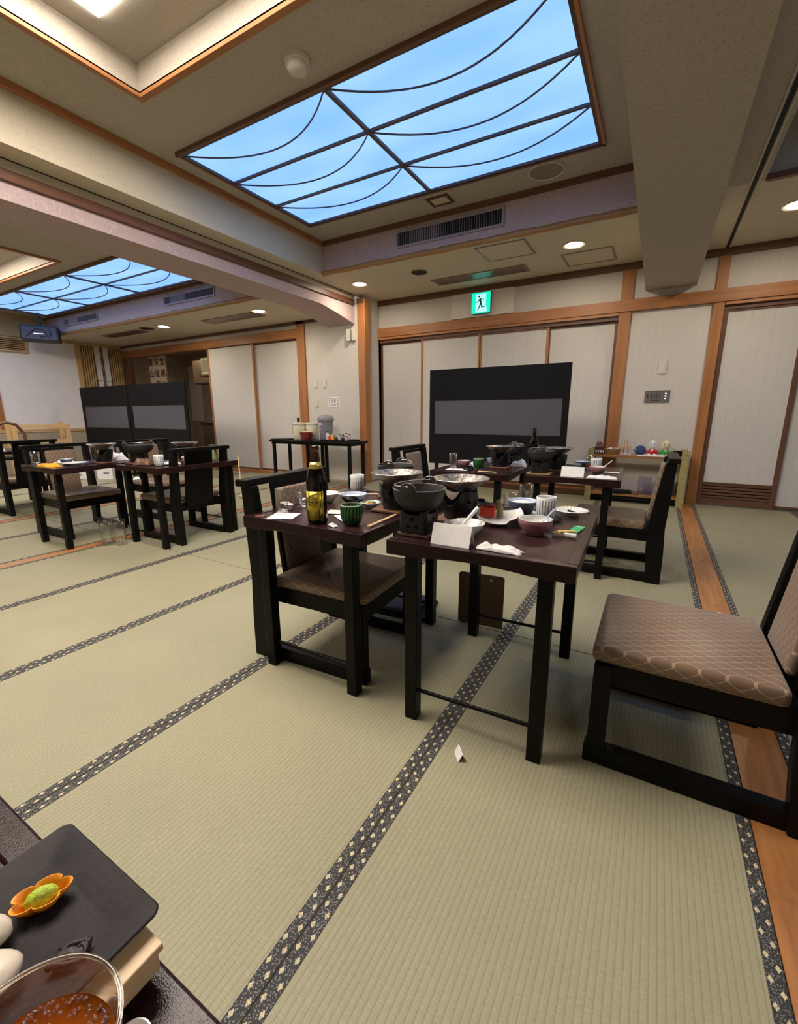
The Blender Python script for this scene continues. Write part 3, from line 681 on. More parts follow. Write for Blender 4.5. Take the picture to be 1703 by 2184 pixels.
for i in range(6): MB().ob((.028, -.015, -.08 + i * .033), (.03, .66, .008), (0, R(28), 0)).build('slat', PALEY, t)
# ================================================================ furniture
def make_chair(label, loc, rz):
    t = thing('dining_chair', label, 'chair', loc, rz, 'black lacquer dining chairs with brocade seats')
    MB().box(-.222, .238, -.235, .235, .336, .388).build('seat', BROC, t, bev=.018, seg=3, smooth=60)
    f = MB()
    for s in (-1, 1): f.box(-.25, .225, s * .205 - .018, s * .205 + .018, .265, .335)
    f.box(.190, .226, -.187, .187, .27, .335).box(-.25, -.215, -.187, .187, .27, .335); f.build('seat_frame', BLACK, t)
    for s in (-1, 1):
        MB().prism([(-.340, 0), (-.258, 0), (-.240, .20), (-.234, .36), (-.290, .770), (-.350, .770), (-.33, .36), (-.338, .20)], 'y', s * .236 - .021, s * .236 + .021).build('rear_post', BLACK, t, bev=.004)
        MB().box(.178, .228, s * .222 - .022, s * .222 + .022, .058, .335).build('leg', BLACK, t, bev=.003)
        MB().box(-.27, .236, s * .222 - .022, s * .222 + .022, .0, .058).build('runner', BLACK, t, bev=.004)
    MB().box(-.366, -.302, -.272, .272, .768, .798).build('top_rail', BLACK, t, bev=.005)
    ang = math.atan2(-.052, .40)
    MB().prism([(-.262, .30), (-.247, .30), (-.301, .766), (-.316, .766)], 'y', -.128, .128).build('back_board', BLACK, t)
    k = MB().ob((0, 0, 0), (.030, .236, .375), (0, ang, 0)); o = k.build('back_cushion', BROCB, t, bev=.012, seg=3, smooth=60, loc=(-.263, 0, .558))
    return t
ch0 = make_chair('armchair-style black chair with gold brocade seat tucked under the bottle table', (-1.14, 1.497, 0), 3)
def chair(lab, x, y, rz): return dup(ch0, (x, y, 0), rz, lab)
chair('large near chair with smooth brown brocade seat, cut by right edge', .145, 1.54, 180)
chair('chair seen side-on at the far table, before the wooden shelf', -.215, 3.32, 180)
chair('chair facing right at the far table, left of the dark screen', -1.49, 3.30, 0)
chair('chair with brown seat facing right beside the orange cloth', -4.52, 1.945, 0)
chair('chair seen from behind at left, ladle hanging at its side', -3.62, 2.34, 180)
chair('chair facing right behind the far left stove table', -4.54, 2.78, 0)
chair('leftmost chair seen from behind, cut by left edge', -6.22, 2.1, 180)
TZ = .66
def make_table(label, loc, rz):
    t = thing('dining_table', label, 'table', loc, rz, 'dark brown lacquer dining tables')
    W, D = .2925, .38
    MB().box(-W + .028, W - .028, -D + .028, D - .028, .632, .6575).build('top_panel', TABLE, t)
    def apron(L): 
        N = 14; lo = []
        for i in range(N + 1):
            u = -1 + 2 * i / N; lo.append((u * L, .612 + .012 * max(0, 1 - (abs(u) / .62) ** 2)))
        return [(-L, TZ), (L, TZ)] + lo[::-1]
    for s in (-1, 1):
        MB().prism(apron(W), 'y', *sorted((s * D, s * (D - .03)))).build('apron', RIMM, t, bev=.003)
        MB().prism(apron(D - .03), 'x', *sorted((s * W, s * (W - .03)))).build('apron', RIMM, t, bev=.003)
        for q in (-1, 1): MB().box(s * .213 - .022, s * .213 + .022, q * .335 - .022, q * .335 + .022, 0, .632).build('leg', BLACK, t, bev=.003)
        MB().tube([(-.195, s * .335, .11), (.195, s * .335, .11)], .007, 10).build('stretcher_rod', BLACK, t, smooth=50)
    return t
tb0 = make_table('table with beer bottle and green cup, chair pushed under it', (-1.12, 1.548, 0), 0)
def table(lab, x, y, rz): return dup(tb0, (x, y, 0), rz, lab)
table('near table with white tent card and pink bowl, second from left', -.447, 1.553, 2)
table('far table with green cup and pan, before the dark screen', -1.12, 3.262, 0)
table('far table with pink bowl and white card, near the shelf', -.457, 3.325, 2.5)
table('left table carrying an orange cloth and a drinking glass', -4.225, 1.92, 0)
table('left table crowded with iron pots, chair turned before it', -3.54, 2.31, 0)
table('leftmost table, only a corner in view', -6.62, 2.05, 0)
table("viewer's own table at lower left with slate plate on it", -.47, -.17, 90)
# free-standing dark screens
def make_screen(label, loc, rz=0):
    t = thing('folding_screen', label, 'screen', loc, rz, 'black free-standing screens with a grey strip')
    for a in ((-.80, .80, 1.22, 1.57), (-.80, .80, .47, .83), (-.80, -.735, .83, 1.22), (.735, .80, .83, 1.22)): MB().box(a[0], a[1], -.015, .015, a[2], a[3]).build('board', BLACKM, t)
    MB().box(-.735, .735, -.004, .006, .83, 1.22).build('grey_window', SCREENW, t)
    for s in (-.70, .70):
        MB().box(s - .02, s + .02, -.018, .018, .02, .47).build('post', BLACKM, t); MB().box(s - .025, s + .025, -.16, .16, 0, .03).build('foot', BLACKM, t)
    return t
sc0 = make_screen('black screen with one grey strip, in front of sliding doors', (-1.605, 4.9, 0))
dup(sc0, (-7.26, 4.45, 0), 0, 'right one of two joined black screens in the left room'); dup(sc0, (-8.90, 4.45, 0), 0, 'left one of two joined black screens in the left room')
# side table with jugs
t = thing('side_table', 'long narrow black side table against the switch wall', 'table', (-4.49, 5.22, 0))
MB().box(-.80, .80, -.22, .22, .645, .675).build('table_top', BLACK, t, bev=.004); MB().box(-.77, .77, -.19, .19, .615, .645).build('under_frame', BLACK, t)
for x in (-.74, -.04, .04, .74):
    for y in (-.17, .17): MB().box(x - .02, x + .02, y - .02, y + .02, 0, .62).build('leg', BLACK, t)
ST = .675
# wooden shelf with olive metal uprights
t = thing('wooden_shelf', 'low wooden shelf on olive metal uprights under the control panel', 'shelf', (-.17, 6.0, 0))
for z in (.085, .545): MB().box(-.46, .46, -.15, .15, z, z + .028).build('shelf_board', SHELFW, t, bev=.003)
MB().box(-.46, .46, -.13, .13, .05, .085).build('shadow_rail', BLACKM, t)
for s in (-1, 1):
    for yy in (-.15, .14):
        u = MB().box(s * .49 - .035, s * .49 + .035, yy - .006, yy + .006, 0, .65).build('upright', BRASSG, t, bev=.002)
        if yy < 0:
            for z in (.04, .11, .2, .26, .33, .40, .47, .55, .60):
                for xx in (-.018, .018): MB().cyl((0, 0, 0), .004, .002, 8).build('hole', INK, u, loc=(s * .49 + xx + random.uniform(-.004, .004), yy - .006, z), rot=(R(90), 0, 0))
    MB().box(s * .49 - .006, s * .49 + .006, -.144, .134, .0, .65).build('side_plate', BRASSG, t)
SH = .573
# ================================================================ tableware builders
GR = {}
def solid(nm, lab, cat, prof, mat, x, y, z, n=36, rz=0, rf=None, group=None, smooth=50):
    o = MB().lathe(prof, n, rf=rf).build(nm, mat, smooth=smooth, loc=(x, y, z)); o.rotation_euler.z = R(rz); return tag(o, lab, cat, group)
def tumbler(lab, x, y, z=TZ, r=.027, h=.11, base=.012, r0=None, liq=None, group='clear drinking glasses'):
    r0 = r0 or r * .92; t_ = .0016
    t = thing('drinking_glass', lab, 'glass', (x, y, z), 0, group)
    MB().lathe([(.0001, 0), (r0 - .002, 0), (r0, .002), (r, h), (r - t_ * .5, h + .0008), (r - t_, h), (r0 - t_, base + .003), (r0 - .006, base), (.0001, base)], 32).build('glass_body', GLASS, t, smooth=50)
    if liq:
        zt, mt = liq; rr = r0 + (r - r0) * zt / h - t_ - .0003
        MB().lathe([(.0001, base + .0006), (r0 - .007, base + .0006), (r0 - t_ - .0003, base + .004), (rr, zt), (.0001, zt)], 32).build('drink', mt, t, smooth=50)
    return t
def bowl(nm, lab, cat, x, y, r, h, mo, mi, z=TZ, foot=.45, curve=.6, fill=None, lip=0, tilt=None, group=None):
    N = 9; out = [(.0001, .003), (r * foot - .004, .003), (r * foot - .003, 0), (r * foot, 0), (r * foot, .006)]
    for i in range(1, N + 1):
        u = i / N; out.append((r * foot + (r * (1 - foot)) * u ** curve - lip * r * max(0, u - .75) * 4 * .25, .006 + (h - .006) * u))
    ro = out[-1][0]
    o = MB().lathe(out, 40).build(nm, mo, smooth=50, loc=(x, y, z)); tag(o, lab, cat, group)
    inn = [(ro, h)] + [(max(.0001, (out[4 + i][0] - .0035) if i else 0.0001), out[4 + i][1] + (.0035 if i < N else 0)) for i in range(N, -1, -1)]
    MB().lathe(inn, 40).build('inner_glaze', mi, o, smooth=50)
    if fill:
        m, zt = fill; k = min(range(N + 1), key=lambda i: abs(out[4 + i][1] - zt)); rr = out[4 + k][0] - .006
        MB().blob((0, 0, zt - .006), (rr, rr, .018), 20, 8, lambda q: 1 + .06 * math.sin(7 * q.x + 5 * q.y) * (q.z > 0)).build('contents', m, o, smooth=70)
    if tilt: o.rotation_euler = tilt
    return o
def cup(lab, x, y, z=TZ, group='blue striped tea cups'):
    return solid('tea_cup', lab, 'cup', [(.0001, .004), (.022, .004), (.024, 0), (.028, 0), (.034, .008), (.0365, .02), (.0372, .05), (.0378, .085), (.0365, .0865), (.0345, .085), (.034, .02), (.026, .010), (.0001, .009)], STRIPE, x, y, z, 48, group=group)
def saucer(lab, x, y, r=.05, z=TZ, mat=None, nm='saucer'):
    return solid(nm, lab, 'saucer', [(.0001, 0), (r * .7, 0), (r * .95, .006), (r, .009), (r * .97, .010), (r * .7, .004), (.0001, .004)], mat or RIMM, x, y, z)
def board(lab, x, y, w_, d, z=TZ, rz=0, mat=None):
    o = MB().box(-w_ / 2, w_ / 2, -d / 2, d / 2, 0, .010).build('wooden_board', mat or M('stove_board', (.13, .06, .03), .6, var=.25), bev=.002, loc=(x, y, z)); o.rotation_euler.z = R(rz); return tag(o, lab, 'board')
def shell(rad, hz, nz, n, hole, thick, mat, nm, par):
    v = []; f = []
    for j in range(nz + 1):
        for i in range(n):
            a = 2 * PI * i / n; r = rad(a, j / nz); v.append((r * math.cos(a), r * math.sin(a), hz * j / nz))
    for j in range(nz):
        for i in range(n):
            if hole(2 * PI * (i + .5) / n, (j + .5) / nz): continue
            k = (i + 1) % n; f.append((j * n + i, j * n + k, (j + 1) * n + k, (j + 1) * n + i))
    o = MB().add(v, f).build(nm, mat, par, smooth=40); md = o.modifiers.new('solid', 'SOLIDIFY'); md.thickness = thick; md.offset = -1; return o
def wrap(a): return (a + PI) % (2 * PI) - PI
def round_stove(lab, x, y, z=TZ + .010, rz=0):
    t = thing('round_stove', lab, 'table stove', (x, y, z), rz, 'round black table stoves')
    def hole(a, u):
        for c in (0, 2 * PI / 3, 4 * PI / 3):
            d = wrap(a - c)
            if abs(d) < .60 and u > .50 + .50 * (d / .60) ** 2: return True
            e = wrap(d - PI / 3)
            if (e / .10) ** 2 + ((u - .62) / .07) ** 2 < 1: return True
        return False
    shell(lambda a, u: .056 + .020 * u + .004 * math.sin(PI * u), .108, 56, 200, hole, .004, STOVE, 'stove_wall', t)
    MB().lathe([(.0001, .002), (.054, .002), (.056, .006), (.0001, .008)], 30).build('stove_floor', STOVE, t); MB().lathe([(.060, 0), (.060, .010), (.057, .010), (.057, 0), (.060, 0)], 40).build('base_ring', STOVE, t, smooth=40)
    MB().cyl((0, 0, .006), .028, .028, 20, .026).build('fuel_cup', STEEL, t, smooth=40); return t
def pan(lab, x, y, z, r=.110, h=.050, tilt=None):
    o = MB().lathe([(.0001, 0), (r * .34, 0), (r * .42, .003), (r * .72, h * .5), (r * .97, h * .95), (r, h), (r * .985, h + .0015), (r * .96, h), (r * .70, h * .52 + .003), (r * .40, .006), (.0001, .004)], 56,
        rf=lambda q, zz, a: q * (1 + .008 * math.sin(9 * a) * (q > .05))).build('hammered_pan', PAN, smooth=60, loc=(x, y, z))
    return tag(o, lab, 'pan', 'hammered metal pans')
def sq_stove(lab, x, y, z=TZ + .010, rz=0):
    t = thing('square_stove', lab, 'table stove', (x, y, z), rz, 'square black table stoves')
    def rad(a, u):
        c, s = abs(math.cos(a)), abs(math.sin(a)); return min(.052 / max(c, 1e-3), .052 / max(s, 1e-3), .066 / (c * .7071 + s * .7071))
    def hole(a, u):
        for c in (0, PI / 2, PI, -PI / 2):
            d = wrap(a - c)
            for da, uu, ra, ru in ((-.28, .32, .09, .09), (.28, .32, .09, .09), (0, .68, .10, .10)):
                if ((d - da) / ra) ** 2 + ((u - uu) / ru) ** 2 < 1: return True
            if u > .9 and abs(d) < .45: return True
        return False
    shell(rad, .072, 40, 176, hole, .004, STOVE, 'stove_wall', t)
    MB().box(-.046, .046, -.046, .046, .002, .006).build('stove_floor', STOVE, t); MB().cyl((0, 0, .006), .026, .024, 18, .024).build('fuel_cup', STEEL, t, smooth=40)
    b = .053
    for s in (-1, 1): MB().box(s * .036 - .006, s * .036 + .006, -b, b, .072, .076).build('pot_bar', STOVE, t)
    return t
def pot(lab, x, y, z, rz=0, r=.088, food=None, side=-1):
    t = thing('iron_pot', lab, 'pot', (x, y, z), rz, 'small cast iron pots with bail handles')
    pr = [(.0001, 0), (r * .55, 0), (r * .72, .010), (r * .90, .030), (r * .985, .055), (r, .066), (r * 1.012, .070), (r * .985, .072), (r * .955, .066), (r * .93, .050), (r * .84, .030), (r * .66, .013), (r * .5, .006), (.0001, .006)]
    MB().lathe(pr, 48, rf=lambda q, zz, a: q + .0006 * math.sin(zz * 900)).build('pot_body', IRON, t, smooth=60)
    MB().lathe([(r * 1.013, .0695), (r * 1.013, .0725), (r * .99, .0735), (r * .975, .0725)], 48).build('rim', IRONRIM, t, smooth=50)
    for s in (-1, 1):
        K = 16; v = []; f = []; edge = []
        for i in range(K + 1):
            d = -.34 + .68 * i / K; an = s * PI / 2 + d; top = .071 + .027 * max(0, 1 - (d / .34) ** 2) ** .5
            for q, zz in ((r * .985, .064), (r * .985 + .0015, top), (r * 1.025 + .0015, top), (r * 1.02, .064)): v.append((q * math.cos(an), q * math.sin(an), zz))
            edge.append(((r * 1.005) * math.cos(an), (r * 1.005) * math.sin(an), top + .0012))
        for i in range(K):
            for k in range(4): f.append((i * 4 + k, i * 4 + (k + 1) % 4, (i + 1) * 4 + (k + 1) % 4, (i + 1) * 4 + k))
        MB().add(v, f).build('ear', IRON, t, smooth=50); MB().tube(edge, .0019, 6).build('ear_edge', IRONRIM, t, smooth=60)
        MB().blob((0, s * r * 1.01, .087), (.005, .005, .005), 8, 6).build('pivot', STEEL, t, smooth=60)
    h = []
    for i in range(17):
        a = PI * i / 16; h.append((side * r * .92 * math.sin(a), -r * 1.02 * math.cos(a), .088 - .006 * math.sin(a)))
    MB().tube(h, .0024, 8).build('bail_handle', STEEL, t, smooth=60)
    if food: MB().blob((0, 0, .045), (r * .86, r * .86, .014), 18, 6, lambda q: 1 + .15 * math.sin(9 * q.x) * math.sin(8 * q.y)).build('food', food, t, smooth=70)
    return t
def tent_card(lab, x, y, w_, h, rz, z=TZ, d=.05, mat=None, t_=.0012, nm='tent_card'):
    k = MB()
    for s in (-1, 1): k.add([(-w_ / 2, s * d / 2, 0), (w_ / 2, s * d / 2, 0), (w_ / 2, 0, h), (-w_ / 2, 0, h), (-w_ / 2, s * (d / 2 + t_), 0), (w_ / 2, s * (d / 2 + t_), 0), (w_ / 2, s * t_, h + t_), (-w_ / 2, s * t_, h + t_)], [(0, 1, 2, 3), (7, 6, 5, 4), (0, 4, 5, 1), (1, 5, 6, 2), (2, 6, 7, 3), (3, 7, 4, 0)])
    o = k.build(nm, mat or WHITE, loc=(x, y, z)); o.rotation_euler.z = R(rz); return tag(o, lab, 'card')
def crumple(nm, lab, cat, x, y, w_, d, h, rz, mat, z=TZ, seed=1, n=22):
    rnd = random.Random(seed); ph = [rnd.uniform(0, 6) for _ in range(8)]; v = []; f = []
    for j in range(n + 1):
        for i in range(n + 1):
            u, t_ = 2 * i / n - 1, 2 * j / n - 1
            e = max(0, 1 - abs(u) ** 4) * max(0, 1 - t_ * t_)
            hh = h * e ** .5 * (.7 + .3 * math.sin(4 * u + ph[0]) * math.cos(3 * t_ + ph[1])) + .004 * math.sin(11 * u + ph[2] + 3 * t_) * e + .003 * math.sin(17 * t_ + ph[3]) * e
            v.append((u * w_ / 2 * (1 + .06 * math.sin(5 * t_ + ph[4])), t_ * d / 2 * (1 + .10 * math.sin(6 * u + ph[5])), max(.0012, hh + .0012)))
    for j in range(n):
        for i in range(n): k = j * (n + 1) + i; f.append((k, k + 1, k + n + 2, k + n + 1))
    m = len(v); v2 = [(a, b, .0) for a, b, c in v]
    bd = [i for i in range(n + 1)] + [(j + 1) * (n + 1) - 1 for j in range(1, n + 1)] + [n * (n + 1) + i for i in range(n - 1, -1, -1)] + [j * (n + 1) for j in range(n - 1, 0, -1)]
    k = len(bd); v += [(v[i][0], v[i][1], 0) for i in bd]; f += [(bd[i], m + i, m + (i + 1) % k, bd[(i + 1) % k]) for i in range(k)] + [tuple(range(m, m + k))]
    o = MB().add(v, f).build(nm, mat, smooth=70, loc=(x, y, z)); o.rotation_euler.z = R(rz); return tag(o, lab, cat)
def sheet(nm, lab, cat, x, y, w_, d, rz, mat, z=TZ, h=.0012):
    o = MB().box(-w_ / 2, w_ / 2, -d / 2, d / 2, 0, h).build(nm, mat, loc=(x, y, z)); o.rotation_euler.z = R(rz); return tag(o, lab, cat)
def sticks(lab, p, q, mat=CHOP, r=.0036, gap=.008, nm='chopsticks'):
    p = Vector(p); q = Vector(q); d = (q - p); c = (p + q) / 2; L = d.length; t = thing(nm, lab, 'chopsticks', c, 0)
    nn = Vector((-d.y, d.x, 0)).normalized() * gap / 2
    for s in (-1, 1): MB().tube([(p - c) + nn * s, (q - c) + nn * s * .8], [r, r * .75], 8).build('stick', mat, t, smooth=50)
    return t
def bottle(lab, x, y, z=TZ, rz=0, full=True, s=1.0):
    t = thing('beer_bottle', lab, 'bottle', (x, y, z), rz, 'tall brown glass beer bottles'); t.scale = (s, s, s)
    pr = [(.0001, .006), (.028, .004), (.033, 0), (.0365, .003), (.0375, .010), (.0375, .150), (.036, .168), (.030, .192), (.0225, .212), (.0175, .232), (.0155, .255), (.0148, .272), (.0160, .2735), (.0164, .280), (.0150, .284), (.0150, .2875), (.0128, .289), (.0105, .286)]
    MB().lathe(pr, 40).build('bottle_body', AMBER, t, smooth=50)
    MB().lathe([(.0001, .004), (.034, .006), (.0352, .012), (.0352, .150), (.0335, .168), (.0275, .192), (.020, .212), (.015, .232), (.0001, .233)], 32).build('dark_beer_fill', M('dark_bottle_inside', (.012, .006, .003), .5), t, smooth=50)
    if not full: return t
    def patch(nm, r0, z0, z1, half, mat, rfun=None, top=None):
        N = 26; v = []; f = []
        for j, zz in enumerate((z0, z1)):
            for i in range(N + 1):
                a = -PI / 2 + half * (2 * i / N - 1); r = (rfun(zz) if rfun else r0); v.append((r * math.cos(a), r * math.sin(a), zz))
        f = [(i, i + 1, N + 2 + i, N + 1 + i) for i in range(N)]
        o = MB().add(v, f).build(nm, mat, t, smooth=60); md = o.modifiers.new('solid', 'SOLIDIFY'); md.thickness = .0003; md.offset = 1; return o
    patch('front_label', .0378, .018, .124, 1.22, GOLD)
    def on(zc, r0=.0383):
        def f(px, py): a = -PI / 2 + px / r0; return (r0 * math.cos(a), r0 * math.sin(a), zc + py)
        return f
    text_mesh('lettering', 'The', .027, INK, t, lambda px, py: on(.0985)(px + py * .35 + .004, py)); text_mesh('lettering', 'PREMIUM', .0122, INK, t, on(.084), .0003); text_mesh('lettering', "MALT'S", .0095, INK, t, on(.0735), .0003); text_mesh('lettering', 'SUNTORY', .0055, INK, t, on(.052))
    MB().tube([on(.0625, .0385)(.0055 * math.cos(a), .0055 * math.sin(a)) for a in [2 * PI * i / 16 for i in range(16)]], .0007, 6, True).build('crest_ring', M('orange_crest', (.5, .13, .01), .4), t)
    for s in (-1, 1):
        pts = []
        for i in range(15):
            u = i / 14; pts.append(on(.120 - .10 * u, .0386)(s * (.0375 - .017 * (u ** 1.6 if u < .75 else (.75 ** 1.6 + (u - .75) * .25))), 0))
        MB().tube(pts, .0011, 6).build('label_line', INK, t)
    MB().tube([on(.113, .0386)(-.026 + .056 * i / 14, -.006 + .010 * math.sin(-1.4 + 3.6 * i / 14)) for i in range(15)], .0011, 6).build('label_line', INK, t)
    rf = lambda zz: {.206: .0254, .230: .0186}[zz]
    patch('neck_label', 0, .206, .230, PI * .98, GOLD2, rf)
    text_mesh('lettering', 'SUNTORY', .0068, INK, t, lambda px, py: ((.0226 - .28 * py) * math.cos(-PI / 2 + px / .0226), (.0226 - .28 * py) * math.sin(-PI / 2 + px / .0226), .2175 + py)); return t
def green_cup(lab, x, y, z=TZ, s=1.0):
    pr = [(.0001, .003), (.022, .003), (.025, 0)] + [(.028 + .0125 * math.sin(PI / 2 * min(1, i / 9)) ** .9 - (.0015 * max(0, i - 12) / 4), .002 + .0705 * i / 16) for i in range(17)] + [(.0378, .0745), (.0365, .073), (.037, .05), (.033, .014), (.0001, .009)]
    o = MB().lathe(pr, 120, rf=lambda q, zz, a: q + (.0013 * math.sin(20 * a + 2.4 * math.sin(45 * zz)) if .004 < zz < .071 and q > .0285 and not (abs(q - .037) < 1e-6 or abs(q - .033) < 1e-6) else 0)).build('ribbed_cup', GREENC, smooth=60, loc=(x, y, z))
    o.scale = (s, s, s); MB().lathe([(.0392, .0722), (.0392, .0752), (.0372, .0756), (.0368, .0722)], 48).build('pale_rim', M('pale_green_rim', (.5, .58, .42), .3), o, smooth=50); return tag(o, lab, 'cup', 'green ribbed cups')
def lid(lab, x, y, r=.045, z=TZ, tilt=None):
    t = thing('lacquer_lid', lab, 'lid', (x, y, z)); MB().lathe([(r, 0), (r * .98, .006), (r * .7, .016), (r * .3, .020), (.0001, .021), (.0001, .018), (r * .3, .017), (r * .68, .012), (r * .94, .003), (r, 0)], 36).build('dome', BLACK, t, smooth=50)
    MB().lathe([(r * .38, .018), (r * .40, .027), (r * .34, .027), (r * .32, .018)], 30).build('knob_ring', BLACK, t, smooth=50)
    if tilt: t.rotation_euler = tilt
    return t
def spoon(nm, lab, p, q, mat, r=.005, bowl_r=.016):
    p = Vector(p); q = Vector(q); t = thing(nm, lab, 'spoon', p); d = q - p
    MB().tube([d * u for u in (0, .3, .6, .85, 1.0)], [r, r * .8, r * .8, r, r * .9], 8).build('handle', mat, t, smooth=60)
    MB().blob((0, 0, 0), (bowl_r, bowl_r * .8, bowl_r * .35), 14, 8).build('bowl', mat, t, smooth=60); return t
def tonsui(lab, x, y, r=.068, rz=0, z=TZ):
    t = thing('handled_dish', lab, 'bowl', (x, y, z), rz, 'white handled dipping bowls')
    MB().lathe([(.0001, .002), (r * .45, 0), (r * .52, .004), (r * .85, .025), (r, .042), (r * .97, .0435), (r * .80, .028), (r * .48, .008), (.0001, .006)], 40).build('bowl', PORC, t, smooth=50)
    MB().prism([(r * .75, -.018), (r * 1.25, -.014), (r * 1.28, 0), (r * 1.25, .014), (r * .75, .018)], 'z', .034, .042).build('handle_tab', PORC, t, bev=.003); return t
# ================================================================ bottle table
tumbler('tall clear glass on white coaster, left corner of bottle table', -1.285, 1.262, TZ + .0012, .0265, .108, .013)
sheet('paper_coaster', 'white square coaster under the tall glass', 'coaster', -1.262, 1.247, .105, .105, 24, WHITE)
solid('bottle_cap_ring', 'thin brown round disc at left corner of bottle table', 'disc', [(.0001, 0), (.022, 0), (.022, .002), (.0205, .0028), (.0001, .0022)], M('thin_brown_disc', (.12, .06, .05), .25), -1.345, 1.20, TZ)
tumbler('small faceted water glass behind the tall glass', -1.325, 1.425, TZ, .030, .068, .014, .021, (.036, WATER))
for i, (x, y) in enumerate(((-1.375, 1.368), (-1.332, 1.348))):
    bowl('sake_cup', ('left' if i == 0 else 'right') + ' one of two tiny white cups behind the tall glass', 'cup', x, y, .0205, .024, PORC, PORC, foot=.5, group='tiny white cups')
bottle('tall brown beer bottle with gold label on the near left table', -1.075, 1.235, rz=12)
green_cup('green ribbed cup in front of the blue bowl, bottle table', -.945, 1.275)
bowl('rice_bowl', 'pale blue rice bowl behind the near green cup', 'bowl', -1.155, 1.575, .062, .050, PALEBLUE, PALEBLUE, fill=(RICE, .034))
lid('black lacquer lid leaning before the pale blue bowl', -1.085, 1.47, .050, TZ + .030, (R(-34), R(14), 0))
tonsui('white handled bowl beside the beer bottle', -1.300, 1.565, .058, 160)
spoon('wooden_spoon', 'pale wooden spoon lying toward the striped cup, bottle table', (-1.315, 1.70, TZ + .012), (-1.165, 1.80, TZ + .010), CHOP, .0055, .026)
saucer('dark saucer under the striped cup on bottle table', -1.33, 1.852, .060); cup('striped tea cup at back corner of bottle table', -1.33, 1.852, TZ + .0045)
bo1 = board('wooden board under the round stove on bottle table', -.925, 1.575, .165, .165)
round_stove('round black stove on bottle table holding a hammered pan', -.925, 1.575, rz=-75); pan('hammered metal pan on bottle table, left of the other near pan', -.925, 1.575, TZ + .112)
board('wooden board under the back stove of bottle table', -1.085, 1.835, .14, .14, rz=5)
sq_stove('square black stove at the back of bottle table', -1.085, 1.835, rz=10); pot('dark iron pot at the back of bottle table', -1.085, 1.835, TZ + .087, 8, side=1, food=M('brown_food', (.16, .05, .02), .5))
o = bowl('food_dish', 'pale dish with green and red garnish left of the near stove', 'dish', -1.055, 1.565, .046, .022, CELADON, CELADON, foot=.55)
MB().blob((0.008, 0, .020), (.020, .015, .010), 12, 7).build('garnish', GREENFOOD, o, smooth=60); MB().blob((-.012, -.008, .018), (.012, .010, .008), 10, 6).build('garnish', YELFOOD, o, smooth=60); MB().blob((.014, -.014, .018), (.010, .009, .008), 10, 6).build('garnish', RED, o, smooth=60)
sticks('pale chopsticks pointing over the front edge of bottle table', (-.862, 1.262, TZ + .004), (-.872, 1.475, TZ + .005))
sheet('paper_wrapper', 'white paper wrapper between bottle and green cup', 'paper', -1.03, 1.345, .10, .06, -35, WHITE); crumple('torn_wrapper', 'crumpled white wrapper at foot of the green cup', 'paper', -.992, 1.222, .050, .022, .006, -30, WHITE, seed=5)
sheet('paper_napkin', 'pinkish paper napkin behind the beer bottle', 'napkin', -1.12, 1.41, .085, .07, 20, M('pinkish_paper', (.66, .54, .50), .8))
# ================================================================ card table
board('wooden board under the front stove of the card table', -.668, 1.285, .115, .105, rz=2)
sq_stove('square black stove at front left of the card table', -.668, 1.285, rz=2); pot('ridged iron pot on the front left stove', -.668, 1.285, TZ + .087, 2)
board('wooden board under the round stove of the card table', -.625, 1.545, .16, .16, rz=3)
round_stove('round black stove behind the ridged iron pot', -.625, 1.545, rz=-100); pan('hammered metal pan right of the ridged iron pot', -.625, 1.545, TZ + .112)
tent_card('blank white tent card at front of the near right table', -.518, 1.226, .128, .062, 2)
crumple('rolled_towel', 'rolled white hand towel at front edge of card table', 'towel', -.368, 1.232, .135, .040, .018, -3, M('white_towel', (.74, .71, .72), .9, var=.05, bump=.5, bs=300), seed=3)
tonsui('white handled bowl behind the tent card', -.52, 1.352, .062, 200)
spoon('soup_spoon', 'white curved soup spoon resting in the handled bowl', (-.535, 1.34, TZ + .030), (-.497, 1.395, TZ + .088), PORC, .008, .024)
t = thing('folded_dish', 'white angular porcelain dish holding the red box', 'dish', (-.475, 1.575, TZ), 12)
N = 16; v = []; f = []
for j in range(N + 1):
    for i in range(N + 1):
        u, w_ = 2 * i / N - 1, 2 * j / N - 1; rr = math.sqrt(max(1, u * u + w_ * w_)) ; a_ = 1 / rr
        v.append((u * .088 * a_ ** .5, w_ * .085 * a_ ** .5, .010 + .020 * abs(u) ** 2 + .014 * max(0, w_) + .010 * (u > .4) * (w_ < -.3)))
for j in range(N):
    for i in range(N): k = j * (N + 1) + i; f.append((k, k + 1, k + N + 2, k + N + 1))
o = MB().add(v, f).build('dish_body', PORC, t, smooth=60); md = o.modifiers.new('solid', 'SOLIDIFY'); md.thickness = .005; md.offset = -1
MB().lathe([(.030, 0), (.034, .010), (.030, .010)], 24).build('foot', PORC, t)
t = thing('red_box', 'small square red box on the white angular dish', 'box', (-.515, 1.555, TZ + .025), 10)
for a in ((-.026, .026, -.026, -.022), (-.026, .026, .022, .026), (-.026, -.022, -.022, .022), (.022, .026, -.022, .022)): MB().box(*a, 0, .034).build('side', RED, t)
MB().box(-.022, .022, -.022, .022, 0, .004).build('bottom', RED, t)
t = thing('bamboo_leaf_skewer', 'green-brown rolled leaf standing by the red box', 'garnish', (-.480, 1.575, TZ + .020)); LEAF = M('dried_green_leaf', (.22, .20, .09), .6, var=.3)
for dx, h in ((0, .062), (.010, .066)): MB().tube([(dx, 0, 0), (dx - .002, .004, h * .5), (dx - .012, .006, h)], [.009, .008, .006], 8).build('leaf_roll', LEAF, t, smooth=60)
